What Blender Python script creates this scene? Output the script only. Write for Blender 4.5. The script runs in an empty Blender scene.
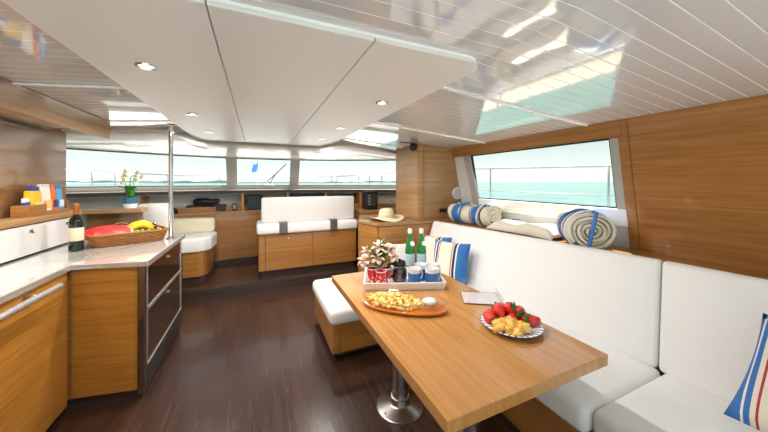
import bpy, bmesh, math, random
from mathutils import Vector, Matrix
random.seed(7)
scene = bpy.context.scene
COL = scene.collection
# ------------------------------------------------------------------ camera, sky, sun, exposure
F_PX = 285.0; H = 1.47; YAW = math.atan(127.0 / F_PX)
cam = bpy.data.cameras.new('camera'); camo = bpy.data.objects.new('camera', cam); COL.objects.link(camo)
camo.location = (0, 0, H); camo.rotation_euler = (math.pi / 2, 0, -YAW)
cam.sensor_width = 36; cam.lens = 36 * F_PX / 768; cam.shift_y = -34 / 768; cam.clip_start = .02; cam.clip_end = 20000
scene.camera = camo
world = bpy.data.worlds.new('sky'); scene.world = world; world.use_nodes = True
wn = world.node_tree.nodes; wl = world.node_tree.links; wn.clear()
out = wn.new('ShaderNodeOutputWorld'); bg = wn.new('ShaderNodeBackground'); tc = wn.new('ShaderNodeTexCoord')
sep = wn.new('ShaderNodeSeparateXYZ'); cr = wn.new('ShaderNodeValToRGB')
wl.new(tc.outputs['Generated'], sep.inputs[0]); wl.new(sep.outputs['Z'], cr.inputs[0])
cr.color_ramp.elements[0].position = 0.0; cr.color_ramp.elements[0].color = (.85, .87, .84, 1)
cr.color_ramp.elements[1].position = .8; cr.color_ramp.elements[1].color = (.40, .53, .68, 1)
e = cr.color_ramp.elements.new(.11); e.color = (.57, .65, .63, 1)
wl.new(cr.outputs[0], bg.inputs[0]); bg.inputs[1].default_value = 1.0; wl.new(bg.outputs[0], out.inputs[0])
sun = bpy.data.lights.new('sun', 'SUN'); sun.energy = 14.0; sun.angle = .012; sun.color = (1, .97, .92)
so = bpy.data.objects.new('sun', sun); COL.objects.link(so)
az = math.radians(38); el = math.radians(60)
sdir = Vector((math.sin(az) * math.cos(el), math.cos(az) * math.cos(el), math.sin(el)))
so.rotation_euler = sdir.to_track_quat('Z', 'Y').to_euler()
vs = scene.view_settings; vs.view_transform = 'Standard'; vs.look = 'None'; vs.gamma = 1; vs.use_curve_mapping = False
vs.exposure = 0.55
DOWNLIGHT_W = 9.0

# ------------------------------------------------------------------ materials
def srgb(r, g, b):
    f = lambda c: (c / 255 / 12.92) if c / 255 <= .04045 else ((c / 255 + .055) / 1.055) ** 2.4
    return (f(r), f(g), f(b), 1)
MATS = {}
def mat(name, rgb, rough=.5, metal=0., coat=0., bump=None, var=None, trans=0., spec=.5):
    m = bpy.data.materials.new(name); m.use_nodes = True; n = m.node_tree.nodes; l = m.node_tree.links
    b = n['Principled BSDF']; c = srgb(*rgb)
    b.inputs['Base Color'].default_value = c; b.inputs['Roughness'].default_value = rough
    b.inputs['Metallic'].default_value = metal; b.inputs['Coat Weight'].default_value = coat
    b.inputs['Coat Roughness'].default_value = .05; b.inputs['Transmission Weight'].default_value = trans
    b.inputs['Specular IOR Level'].default_value = spec
    if bump or var:
        t = n.new('ShaderNodeTexCoord')
    if var:                                    # (scale, amount)
        no = n.new('ShaderNodeTexNoise'); no.inputs['Scale'].default_value = var[0]; no.inputs['Detail'].default_value = 5
        l.new(t.outputs['Object'], no.inputs['Vector'])
        mx = n.new('ShaderNodeMix'); mx.data_type = 'RGBA'
        a = var[1]
        mx.inputs[6].default_value = tuple(max(0, q * (1 - a)) for q in c[:3]) + (1,)
        mx.inputs[7].default_value = tuple(min(1, q * (1 + a)) for q in c[:3]) + (1,)
        l.new(no.outputs['Fac'], mx.inputs[0]); l.new(mx.outputs[2], b.inputs['Base Color'])
    if bump:                                   # (scale, strength)
        no = n.new('ShaderNodeTexNoise'); no.inputs['Scale'].default_value = bump[0]; no.inputs['Detail'].default_value = 4
        l.new(t.outputs['Object'], no.inputs['Vector'])
        bu = n.new('ShaderNodeBump'); bu.inputs['Strength'].default_value = bump[1]; bu.inputs['Distance'].default_value = .01
        l.new(no.outputs['Fac'], bu.inputs['Height']); l.new(bu.outputs[0], b.inputs['Normal'])
    MATS[name] = m; return m
def wood(name, dark, mid, light, scale, rough=.3, coat=.3, distort=.6):
    m = mat(name, mid, rough, coat=coat); n = m.node_tree.nodes; l = m.node_tree.links; b = n['Principled BSDF']
    t = n.new('ShaderNodeTexCoord'); mp = n.new('ShaderNodeMapping'); mp.inputs['Scale'].default_value = scale
    l.new(t.outputs['Object'], mp.inputs[0])
    no = n.new('ShaderNodeTexNoise'); no.inputs['Scale'].default_value = 1; no.inputs['Detail'].default_value = 7
    no.inputs['Roughness'].default_value = .62; no.inputs['Distortion'].default_value = distort
    l.new(mp.outputs[0], no.inputs['Vector'])
    r = n.new('ShaderNodeValToRGB'); r.color_ramp.elements[0].position = .32; r.color_ramp.elements[0].color = srgb(*dark)
    r.color_ramp.elements[1].position = .7; r.color_ramp.elements[1].color = srgb(*light)
    k = r.color_ramp.elements.new(.5); k.color = srgb(*mid)
    l.new(no.outputs['Fac'], r.inputs[0]); l.new(r.outputs[0], b.inputs['Base Color'])
    bu = n.new('ShaderNodeBump'); bu.inputs['Strength'].default_value = .05; bu.inputs['Distance'].default_value = .004
    l.new(no.outputs['Fac'], bu.inputs['Height']); l.new(bu.outputs[0], b.inputs['Normal'])
    return m
def glassmat(name, tint, glossy=.06, rough=0.0):
    m = bpy.data.materials.new(name); m.use_nodes = True; n = m.node_tree.nodes; l = m.node_tree.links; n.clear()
    o = n.new('ShaderNodeOutputMaterial'); tr = n.new('ShaderNodeBsdfTransparent'); tr.inputs[0].default_value = (*tint, 1)
    g = n.new('ShaderNodeBsdfGlossy'); g.inputs['Roughness'].default_value = rough
    lw = n.new('ShaderNodeLayerWeight'); lw.inputs[0].default_value = .5
    pw = n.new('ShaderNodeMath'); pw.operation = 'POWER'; pw.inputs[1].default_value = 5
    mu = n.new('ShaderNodeMath'); mu.operation = 'MULTIPLY_ADD'; mu.inputs[1].default_value = .8; mu.inputs[2].default_value = glossy
    mu.use_clamp = True
    mx = n.new('ShaderNodeMixShader'); l.new(lw.outputs['Facing'], pw.inputs[0]); l.new(pw.outputs[0], mu.inputs[0]); l.new(mu.outputs[0], mx.inputs[0])
    l.new(tr.outputs[0], mx.inputs[1]); l.new(g.outputs[0], mx.inputs[2]); l.new(mx.outputs[0], o.inputs[0])
    MATS[name] = m; return m
def stripes(name, axis, bands, rough=.8, bump=(60, .25)):
    """fabric whose stripes run across one object axis; bands = [(position, rgb)...] in metres, constant steps"""
    m = mat(name, bands[0][1], rough, bump=bump); n = m.node_tree.nodes; l = m.node_tree.links; b = n['Principled BSDF']
    t = n.new('ShaderNodeTexCoord'); s = n.new('ShaderNodeSeparateXYZ'); l.new(t.outputs['Object'], s.inputs[0])
    mr = n.new('ShaderNodeMapRange'); lo = bands[0][0]; hi = bands[-1][0] + .02
    mr.inputs[1].default_value = lo; mr.inputs[2].default_value = hi
    l.new(s.outputs[axis], mr.inputs[0]); r = n.new('ShaderNodeValToRGB'); r.color_ramp.interpolation = 'CONSTANT'
    els = r.color_ramp.elements
    while len(els) > 1: els.remove(els[-1])
    els[0].position = 0; els[0].color = srgb(*bands[0][1])
    for p, c in bands[1:]:
        k = els.new((p - lo) / (hi - lo)); k.color = srgb(*c)
    l.new(mr.outputs[0], r.inputs[0]); l.new(r.outputs[0], b.inputs['Base Color'])
    return m

OAK = wood('oak_panel', (148, 98, 48), (168, 115, 58), (182, 130, 72), (1.6, 1.6, 42))
OAK_G = wood('oak_golden', (160, 104, 36), (180, 121, 48), (192, 135, 60), (1.6, 1.6, 42))
OAK_P = wood('oak_pale', (150, 110, 68), (172, 131, 86), (186, 147, 102), (1.4, 1.4, 34), rough=.35)
OAK_T = wood('oak_table', (178, 122, 62), (194, 137, 76), (204, 150, 90), (48, 1.6, 8), rough=.14, coat=.6)
OAK_E = wood('oak_edge', (138, 90, 40), (160, 107, 50), (174, 122, 62), (3, 3, 60), rough=.3)
TEAK_D = wood('veneer_brown', (128, 92, 58), (144, 106, 70), (156, 118, 82), (1.2, 1.2, 8), rough=.16, coat=.7)
FLOORW = wood('dark_floor_wood', (48, 31, 25), (60, 40, 32), (72, 50, 41), (26, 1.2, 1), rough=.26, coat=.2)
DARKW = wood('wenge_plinth', (52, 40, 34), (64, 50, 43), (76, 60, 52), (1.5, 1.5, 40), rough=.4)
WHITE_GLOSS = mat('white_gloss_panel', (232, 231, 230), .1, coat=.7)
CEILP = mat('white_lacquer_plank', (214, 214, 216), .06, coat=1.0, bump=(1.1, .06), spec=.5); CEILP.node_tree.nodes['Principled BSDF'].inputs['Coat IOR'].default_value = 1.75
CEILB = mat('white_ceiling_board', (250, 250, 250), .4)
VINYL = mat('white_headliner_vinyl', (232, 230, 228), .36, bump=(2.2, .12))
MOULD = mat('cream_fibreglass', (208, 201, 193), .3, coat=.25)
LEATHER = mat('white_leatherette', (240, 239, 237), .45, bump=(9, .22))
LEATHER_G = mat('offwhite_shaded_leatherette', (222, 219, 216), .5, bump=(9, .2))  # off-white; on the helm backrest the grey is its shade put into the colour
LEATHER_SUN = mat('sunlit_white_leatherette', (238, 228, 202), .5, bump=(9, .2))  # white upholstery with the warm tone of sunlight put into its colour
QUARTZ = mat('pale_worktop', (186, 185, 178), .06, coat=.9, var=(90, .05))
SATIN = mat('satin_steel', (214, 212, 208), .38, metal=.85)
STEEL = mat('brushed_steel', (200, 198, 194), .26, metal=1)
CHROME = mat('polished_chrome', (225, 225, 225), .08, metal=1)
BRONZE = mat('smoked_mirror', (136, 110, 94), .08, metal=.85)
BLACK = mat('black_plastic', (20, 20, 22), .4)
DGREY = mat('dark_grey', (52, 50, 50), .5)
WHITE_P = mat('white_plastic', (238, 238, 238), .3)
WHITE_C = mat('white_ceramic', (244, 244, 244), .12, coat=.5)
GREY_M = mat('grey_frame', (178, 176, 172), .4)
GLASS = glassmat('window_glass', (.96, .98, .975), .02)
CLEAR = glassmat('clear_acrylic', (.97, .98, .98), .05)
CLEARG = glassmat('clear_glassware', (.96, .97, .96), .08)

# ------------------------------------------------------------------ mesh helpers
def top_of(p):
    while p.parent: p = p.parent
    return p
def link(name, bm, m, parent=None, world_co=False, smooth=False):
    me = bpy.data.meshes.new(name)
    bmesh.ops.recalc_face_normals(bm, faces=bm.faces)
    if world_co and parent is not None:
        bm.transform(Matrix.Translation(-top_of(parent).location))
    if smooth:
        for f in bm.faces: f.smooth = True
    bm.to_mesh(me); bm.free()
    o = bpy.data.objects.new(name, me); COL.objects.link(o)
    for q in (m if isinstance(m, (list, tuple)) else [m]): me.materials.append(q)
    if parent is not None: o.parent = parent
    if smooth == 'auto':
        pass
    return o
def tag(o, label, cat, group=None):
    o['label'] = label; o['category'] = cat
    if group: o['group'] = group
    return o
def struct(o, label=None):
    o['kind'] = 'structure'
    if label: o['label'] = label
    return o
def thing(name, label, cat, loc=(0, 0, 0), rz=0, group=None):
    o = bpy.data.objects.new(name, None); COL.objects.link(o); o.empty_display_size = .05
    o.location = loc; o.rotation_euler = (0, 0, rz); return tag(o, label, cat, group)
def bm_box(bm, x0, x1, y0, y1, z0, z1, M=None):
    v = [bm.verts.new(p) for p in [(x0, y0, z0), (x1, y0, z0), (x1, y1, z0), (x0, y1, z0), (x0, y0, z1), (x1, y0, z1), (x1, y1, z1), (x0, y1, z1)]]
    for q in [(0, 3, 2, 1), (4, 5, 6, 7), (0, 1, 5, 4), (1, 2, 6, 5), (2, 3, 7, 6), (3, 0, 4, 7)]: bm.faces.new([v[i] for i in q])
    if M is not None: bmesh.ops.transform(bm, matrix=M, verts=v)
    return v
def bevel_all(bm, w, seg=2):
    bmesh.ops.bevel(bm, geom=list(bm.edges), offset=w, segments=seg, affect='EDGES', profile=.5, clamp_overlap=True)
def box(name, x0, x1, y0, y1, z0, z1, m, parent=None, bev=.003, seg=2, w=True, M=None, smooth=False):
    bm = bmesh.new(); bm_box(bm, x0, x1, y0, y1, z0, z1)
    if bev: bevel_all(bm, bev, seg)
    if M is not None: bm.transform(M)
    return link(name, bm, m, parent, w, smooth)
def bm_prism(bm, pts, z0, z1):
    a = [bm.verts.new((p[0], p[1], z0)) for p in pts]; b = [bm.verts.new((p[0], p[1], z1)) for p in pts]; n = len(pts)
    bm.faces.new(a[::-1]); bm.faces.new(b)
    for i in range(n): bm.faces.new((a[i], a[(i + 1) % n], b[(i + 1) % n], b[i]))
def prism(name, pts, z0, z1, m, parent=None, bev=.003, seg=2, w=True):
    bm = bmesh.new(); bm_prism(bm, pts, z0, z1)
    if bev: bevel_all(bm, bev, seg)
    return link(name, bm, m, parent, w)
def bm_lathe(bm, prof, seg=24, cap=True, M=None):
    rings = []; nv = []
    for r, z in prof:
        ring = [bm.verts.new((r * math.cos(2 * math.pi * i / seg), r * math.sin(2 * math.pi * i / seg), z)) for i in range(seg)]
        rings.append(ring); nv += ring
    for a, b in zip(rings, rings[1:]):
        for i in range(seg): bm.faces.new((a[i], a[(i + 1) % seg], b[(i + 1) % seg], b[i]))
    if cap: bm.faces.new(rings[0][::-1]); bm.faces.new(rings[-1])
    if M is not None: bmesh.ops.transform(bm, matrix=M, verts=nv)
def lathe(name, prof, m, parent=None, seg=24, cap=True, M=None, w=False, smooth=True):
    bm = bmesh.new(); bm_lathe(bm, prof, seg, cap, M)
    o = link(name, bm, m, parent, w, smooth)
    if smooth:
        sharp(o)
    return o
def sharp(o, ang=40):
    bm = bmesh.new(); bm.from_mesh(o.data)
    for ed in bm.edges:
        if len(ed.link_faces) == 2 and ed.calc_face_angle(0) > math.radians(ang): ed.smooth = False
    bm.to_mesh(o.data); bm.free()
def bm_tube(bm, pts, r, seg=8, closed=False, radii=None):
    pts = [Vector(p) for p in pts]; n = len(pts); rings = []; up = None
    for i in range(n):
        a = pts[(i - 1) % n] if (closed or i > 0) else pts[i]; b = pts[(i + 1) % n] if (closed or i < n - 1) else pts[i]
        d = (b - a).normalized()
        if up is None: up = Vector((0, 0, 1)) if abs(d.z) < .9 else Vector((1, 0, 0))
        s = d.cross(up)
        if s.length < 1e-5: s = d.cross(Vector((1, .3, 0)))
        s.normalize(); t = s.cross(d).normalized(); up = t
        rr = radii[i] if radii else r
        rings.append([bm.verts.new(pts[i] + s * rr * math.cos(2 * math.pi * k / seg) + t * rr * math.sin(2 * math.pi * k / seg)) for k in range(seg)])
    rng = range(n) if closed else range(n - 1)
    for i in rng:
        a, b = rings[i], rings[(i + 1) % n]
        for k in range(seg): bm.faces.new((a[k], a[(k + 1) % seg], b[(k + 1) % seg], b[k]))
    if not closed: bm.faces.new(rings[0][::-1]); bm.faces.new(rings[-1])
def tube(name, pts, r, m, parent=None, seg=8, closed=False, radii=None, w=True):
    bm = bmesh.new(); bm_tube(bm, pts, r, seg, closed, radii)
    return link(name, bm, m, parent, w, True)
def cushion(name, x0, x1, y0, y1, z0, z1, m, parent=None, rad=.035, puff=.012, w=True, shear=None):
    """upholstered block: rounded edges, faces slightly puffed"""
    bm = bmesh.new(); bm_box(bm, x0, x1, y0, y1, z0, z1)
    bmesh.ops.bevel(bm, geom=list(bm.edges), offset=rad, segments=4, affect='EDGES', profile=.5, clamp_overlap=True)
    big = [f for f in bm.faces if f.calc_area() > .004]
    ed = list({e for f in big for e in f.edges if e.calc_length() > .12})
    bmesh.ops.subdivide_edges(bm, edges=ed, cuts=7, use_grid_fill=True)
    c = Vector(((x0 + x1) / 2, (y0 + y1) / 2, (z0 + z1) / 2)); hs = Vector(((x1 - x0) / 2, (y1 - y0) / 2, (z1 - z0) / 2))
    for v in bm.verts:
        q = v.co - c; n = [abs(q[i] / hs[i]) for i in range(3)]
        k = n.index(max(n)); o = [i for i in range(3) if i != k]
        v.co[k] += math.copysign(puff * max(0, 1 - n[o[0]] ** 2) ** .5 * max(0, 1 - n[o[1]] ** 2) ** .5, q[k])
        if shear: v.co.x += shear * (v.co.z - z0)
    return link(name, bm, m, parent, w, True)
def pillow(name, sx, sz, th, m, parent=None, n=16, M=None):
    """square scatter cushion standing in the local xz plane"""
    bm = bmesh.new(); front = {}; back = {}
    for i in range(n + 1):
        for j in range(n + 1):
            u = -1 + 2 * i / n; v = -1 + 2 * j / n
            pin = 1 - .07 * (1 - abs(v) ** 2) * abs(u) ** 3; pin2 = 1 - .07 * (1 - abs(u) ** 2) * abs(v) ** 3
            x = u * sx / 2 * pin; z = v * sz / 2 * pin2
            t = th / 2 * ((1 - u ** 4) * (1 - v ** 4)) ** .55
            t *= 1 + .06 * math.sin(5 * u + 2 * v)
            edge = i in (0, n) or j in (0, n)
            front[i, j] = bm.verts.new((x, -t, z)); back[i, j] = front[i, j] if edge else bm.verts.new((x, t, z))
    for i in range(n):
        for j in range(n):
            bm.faces.new([front[a] for a in ((i, j), (i + 1, j), (i + 1, j + 1), (i, j + 1))])
            f = [back[a] for a in ((i, j), (i, j + 1), (i + 1, j + 1), (i + 1, j))]
            bm.faces.new(f)
    if M is not None: bm.transform(M)
    return link(name, bm, m, parent, False, True)
def copy_tree(o, parent=None, **kw):
    c = o.copy(); COL.objects.link(c); c.parent = parent
    for k, v in kw.items(): c[k] = v
    for ch in list(o.children): copy_tree(ch, c)
    return c
def rrect(x0, x1, y0, y1, r, n=6, only=None):
    pts = []
    for cx, cy, a0, k in ((x1 - r, y1 - r, 0, 'tr'), (x0 + r, y1 - r, 90, 'tl'), (x0 + r, y0 + r, 180, 'bl'), (x1 - r, y0 + r, 270, 'br')):
        for i in range(n + 1):
            a = math.radians(a0 + 90 * i / n); pts.append((cx + r * math.cos(a), cy + r * math.sin(a)))
    return pts

# ================================================================== THE SETTING
XC = .13                                                   # boat's centre line
WZ = lambda z: 2.45 + .19 * (1.94 - z)                     # starboard wall leans in towards the top
def ceil_z(x): return 2.05 - .085 * max(0, abs(x - XC) - .85)
def wind_y(x): return 6.0 - .9 * ((x - XC) / 2.45) ** 2    # windscreen curve
def dash_y(x): return 5.35 - .75 * ((x - XC) / 2.33) ** 2

fl = struct(box('floor', -2.6, 2.75, -.6, 4.3, -.05, 0, FLOORW, bev=0), 'dark brown wooden saloon floor with a satin sheen')
pf = struct(prism('floor_platform', [(-2.6, 4.22), (2.6, 4.22), (2.6, 5.4), (-2.6, 5.4)], 0, .13, FLOORW, bev=.004), 'raised dark wooden helm platform one step above the saloon floor')
box('step_riser', -2.6, 2.6, 4.205, 4.222, .0, .118, DARKW, pf, bev=.002)

# ceiling: a bent board with a lacquered plank for every strip
def bent(y0, y1, dz, th, x0=-1.9, x1=2.47):
    bm = bmesh.new(); xs = [x0, XC - .85, XC + .85, x1]
    low = [[bm.verts.new((x, y, ceil_z(x) + dz)) for x in xs] for y in (y0, y1)]
    up = [[bm.verts.new((x, y, ceil_z(x) + dz + th)) for x in xs] for y in (y0, y1)]
    for i in range(3):
        bm.faces.new((low[0][i], low[0][i + 1], low[1][i + 1], low[1][i])); bm.faces.new((up[0][i], up[1][i], up[1][i + 1], up[0][i + 1]))
        for j in (0, 1): bm.faces.new((low[j][i], low[j][i + 1], up[j][i + 1], up[j][i]))
    for i in (0, 3): bm.faces.new((low[0][i], low[1][i], up[1][i], up[0][i]))
    return bm
ce = struct(link('ceiling', bent(-.6, 4.3, .0012, .06), CEILB), 'white lacquered plank ceiling of the saloon, gently cambered')
first = None; PW = .079; y = -.58; NB = [1.43, 2.55, 3.62]
while y < 4.2:
    if first is None:
        bm = bent(.0022, PW - .0022, 0, .01); first = link('ceiling_plank', bm, CEILP, ce); o = first
    else:
        o = first.copy(); COL.objects.link(o); o.parent = ce
    o.location = (0, y, 0); y += PW
for yy in NB:
    link('ceiling_batten', bent(yy - .012, yy + .012, -.008, .01, XC + .86, 2.46), CEILB, ce)
for yy in (1.08, 2.22, 3.3):
    link('ceiling_batten', bent(yy - .012, yy + .012, -.008, .01, -1.25, XC - .851), CEILB, ce) if False else box('ceiling_batten', -1.25, -.72, yy - .012, yy + .012, -.004, .004, CEILB, ce, bev=.001,
        M=Matrix.Translation((0, 0, 2.047 - .004)) @ Matrix.Translation((-.72, 0, 0)) @ Matrix.Rotation(-.085, 4, 'Y') @ Matrix.Translation((.72, 0, 0)))

# smooth headliner with three panels, rounded corners, recessed downlights
HX0, HX1, HY0, HY1, HZ = -.71, .99, 1.03, 4.42, 2.032
hl = struct(prism('ceiling_headliner', rrect(HX0 + .004, HX1 - .004, HY0 + .004, HY1 - .004, .1), HZ + .004, HZ + .03, CEILB, bev=0), 'dropped white vinyl headliner with rounded corners and three seams')
cuts = [HX0, -.146, .42, HX1]
for i in range(3):
    a, b = cuts[i], cuts[i + 1]; g = .0025
    pts = rrect(a + g, b - g, HY0, HY1, .1)
    if i == 0: pts = [p for p in rrect(a, a + .3, HY0, HY1, .1) if p[0] < a + .15]; pts = [(b - g, HY1)] + pts + [(b - g, HY0)]
    elif i == 2: q = rrect(b - .3, b, HY0, HY1, .1); q = [p for p in q if p[0] > b - .15]; h = len(q) // 2; pts = [(a + g, HY0)] + q[h:] + q[:h] + [(a + g, HY1)]
    else: pts = [(a + g, HY0), (b - g, HY0), (b - g, HY1), (a + g, HY1)]
    prism('headliner_panel', pts, HZ - .012, HZ + .006, VINYL, hl, bev=.004)
LAMP = bpy.data.materials.new('lamp_glow'); LAMP.use_nodes = True
LB = LAMP.node_tree.nodes['Principled BSDF']; LB.inputs['Emission Color'].default_value = (1, .86, .62, 1); LB.inputs['Emission Strength'].default_value = 3.0
def downlight(x, y, z, label, power=DOWNLIGHT_W, group='ceiling downlights'):
    t = thing('downlight', label, 'downlight', (x, y, z), 0, group)
    lathe('bezel', [(.028, -.001), (.030, -.006), (.042, -.005), (.044, 0), (.044, .004)], CHROME, t, 24, cap=False)
    lathe('lens', [(.0, -.002), (.029, -.002)], LAMP, t, 20, cap=False)
    li = bpy.data.lights.new('downlight_lamp', 'AREA'); li.shape = 'DISK'; li.size = .06; li.energy = power; li.color = (1, .95, .89); li.spread = math.radians(170)
    lo = bpy.data.objects.new('downlight_lamp', li); COL.objects.link(lo); lo.parent = t; lo.location = (0, 0, -.009)
    return t
HB = HZ - .0125
downlight(-.48, 1.69, HB, 'large downlight nearest the camera on the port headliner panel')
downlight(-.48, 2.75, HB, 'second downlight from the camera on the port headliner panel')
downlight(-.48, 3.65, HB, 'small downlight farthest forward on the port headliner panel')
downlight(.79, 1.81, HB, 'lit downlight near the rounded headliner corner over the table')
downlight(.78, 2.83, HB, 'second downlight on the starboard headliner panel, behind the lit one')
downlight(.76, 3.65, HB, 'downlight farthest forward on the starboard headliner panel')

# forward moulding between headliner and windscreen
def mould_y(x):
    if x < -.85: return 3.65
    if x < -.6: return 3.65 + (4.44 - 3.65) * (.5 - .5 * math.cos(math.pi * (x + .85) / .25))
    if x < .85: return 4.44
    if x < 1.05: return 4.44 - .5 * (.5 - .5 * math.cos(math.pi * (x - .85) / .2))
    return 3.94 + .2 * (x - 1.05)
bm = bmesh.new(); rows = []; xs = [-2.62 + 5.5 * i / 110 for i in range(111)]
for x in xs:
    y0 = mould_y(x); y1 = wind_y(x) - .24; c0 = min(ceil_z(x) + .01, 2.03)
    prof = [(0, c0), (.0, c0 - .035), (.03, c0 - .05), (.34, c0 - .065), (.40, c0 - .085), (.46, 1.945), (.98, 1.915), (1.0, 1.90)]
    rows.append([bm.verts.new((x, y0 + (y1 - y0) * t, z)) for t, z in prof])
for a, b in zip(rows, rows[1:]):
    for i in range(len(a) - 1): bm.faces.new((a[i], b[i], b[i + 1], a[i + 1]))
mo = struct(link('ceiling_moulding', bm, MOULD, smooth=True), 'glossy cream moulding curving down to the windscreen'); sharp(mo, 25)
md = mo.modifiers.new('thick', 'SOLIDIFY'); md.thickness = .03; md.offset = 1

# windscreen: wall_front with three panes
def wquad(bm, x0, x1, z0, z1, n, off=0, th=.05):
    lean = lambda z: -.24 * (z - 1.33) / .57
    cs = []
    for i in range(n + 1):
        x = x0 + (x1 - x0) * i / n
        cs.append([bm.verts.new((x, wind_y(x) + lean(z) + o, z)) for z in (z0, z1) for o in (off, off + th)])
    for a, b in zip(cs, cs[1:]):
        bm.faces.new((a[0], b[0], b[2], a[2])); bm.faces.new((a[1], a[3], b[3], b[1])); bm.faces.new((a[0], a[1], b[1], b[0])); bm.faces.new((a[2], b[2], b[3], a[3]))
    for a in (cs[0], cs[-1]): bm.faces.new((a[0], a[2], a[3], a[1]))
bm = bmesh.new(); wquad(bm, -2.62, 2.88, 1.30, 1.40, 50); wquad(bm, -2.62, 2.88, 1.888, 2.0, 50)
wf = struct(link('wall_front', bm, MOULD), 'cream windscreen surround at the front of the saloon')
for a, b in ((-2.62, -2.5), (-.50, -.33), (.59, .76), (2.62, 2.88)):
    bm = bmesh.new(); wquad(bm, a, b, 1.39, 1.89, 4, -.004, .058); link('mullion', bm, GREY_M, wf)
for i, (a, b, n, lb) in enumerate(((-2.5, -.5, 20, 'long curved port windscreen pane'), (-.33, .59, 8, 'centre windscreen pane'), (.76, 2.62, 18, 'long curved starboard windscreen pane'))):
    bm = bmesh.new(); wquad(bm, a - .02, b + .02, 1.39, 1.90, n, .02, .006)
    wo = struct(link('window_%d' % (i + 1), bm, GLASS), lb)
    bm = bmesh.new()
    for z in (1.395, 1.887):
        wquad(bm, a, b, z, z + .012, n, -.002, .03)
    link('window_frame', bm, BLACK, wo)

# starboard wall: leaning, with a long window
wr = bmesh.new()
def wallquad(bm, y0, y1, z0, z1, d0=0., d1=.04):
    v = [bm.verts.new((WZ(z) + d, y, z)) for y in (y0, y1) for z in (z0, z1) for d in (d0, d1)]
    for q in ((0, 2, 3, 1), (4, 5, 7, 6), (0, 1, 5, 4), (2, 6, 7, 3), (0, 4, 6, 2), (1, 3, 7, 5)): bm.faces.new([v[i] for i in q])
wallquad(wr, -.6, 4.8, 0, 1.235); wallquad(wr, -.6, 4.8, 1.80, 2.02); wallquad(wr, -.6, 1.25, 1.235, 1.80); wallquad(wr, 2.85, 4.8, 1.235, 1.80)
wst = struct(link('wall_right', wr, WHITE_P), 'starboard saloon wall with oak panels round a long window')
bm = bmesh.new(); wallquad(bm, 1.20, 3.17, 1.805, 1.935, -.035, 0); link('header_panel', bm, OAK, wst)
for a, b in ((-.6, .0), (.004, 1.158), (1.162, 1.225)):
    bm = bmesh.new(); wallquad(bm, a, b, .6, 1.938, -.03, 0); link('oak_panel', bm, OAK, wst)
bm = bmesh.new(); wallquad(bm, 1.21, 2.82, 1.12, 1.262, -.03, 0); bevel_all(bm, .01); link('window_sill', bm, WHITE_P, wst)
bm = bmesh.new()
wv = [bm.verts.new((WZ(z) + d, y + k, z)) for y in (2.83, 2.94) for z, k in ((1.10, -.04), (1.80, .02)) for d in (-.03, 0)]
for q in ((0, 2, 3, 1), (4, 5, 7, 6), (0, 1, 5, 4), (2, 6, 7, 3), (0, 4, 6, 2), (1, 3, 7, 5)): bm.faces.new([wv[i] for i in q])
link('window_pillar', bm, GREY_M, wst)
bm = bmesh.new(); wallquad(bm, 1.227, 1.285, 1.12, 1.80, -.025, 0); link('window_pillar', bm, GREY_M, wst)
bm = bmesh.new(); wallquad(bm, 1.25, 2.85, 1.235, 1.81, .012, .02)
w4 = struct(link('window_4', bm, GLASS), 'long side window with a view of the sea')
bm = bmesh.new()
wallquad(bm, 1.28, 2.86, 1.262, 1.274, -.012, .012); wallquad(bm, 1.28, 2.86, 1.793, 1.805, -.012, .012)
wallquad(bm, 1.285, 1.297, 1.262, 1.80, -.012, .012); wallquad(bm, 2.825, 2.838, 1.262, 1.80, -.012, .012)
link('window_gasket', bm, BLACK, w4)
# wooden shelf behind the settee back
sh = struct(prism('trim_1', [(2.28, -.6), (2.63, -.6), (2.63, 3.14), (2.14, 3.14), (2.26, .8)], .92, .96, OAK, bev=.004), 'narrow oak shelf running behind the settee back')

# port side
wp = struct(box('wall_left', -1.74, -1.662, -.6, 3.7, 0, 2.02, TEAK_D, bev=0), 'glossy brown veneered galley wall')
for a, b in ((.9, 2.276), (2.284, 2.64), (2.648, 3.7)):
    box('veneer_panel', -1.664, -1.654, a, b, 1.214, 1.93, TEAK_D, wp, bev=.003)
struct(box('wall_left_forward', -2.66, -2.6, 3.9, 5.3, 0, 1.4, MOULD, bev=0), 'cream hull side beside the port lounge')
struct(box('wall_left_aft', -1.74, -1.662, -.62, -.6, 0, 2.02, MOULD, bev=0), 'cream bulkhead edge behind the galley')

rp = [(x, wind_y(x) - .22) for x in [-2.62 + 5.5 * i / 24 for i in range(25)]]
struct(prism('sun_block_roof', [(-2.62, -.6)] + [(2.6, -.6)] + rp[::-1], 2.125, 2.19, WHITE_P, bev=0), 'unseen white coachroof added to keep sun out of the ceiling gaps')  # unseen cover added to stop sun leaking between headliner and moulding
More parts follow.
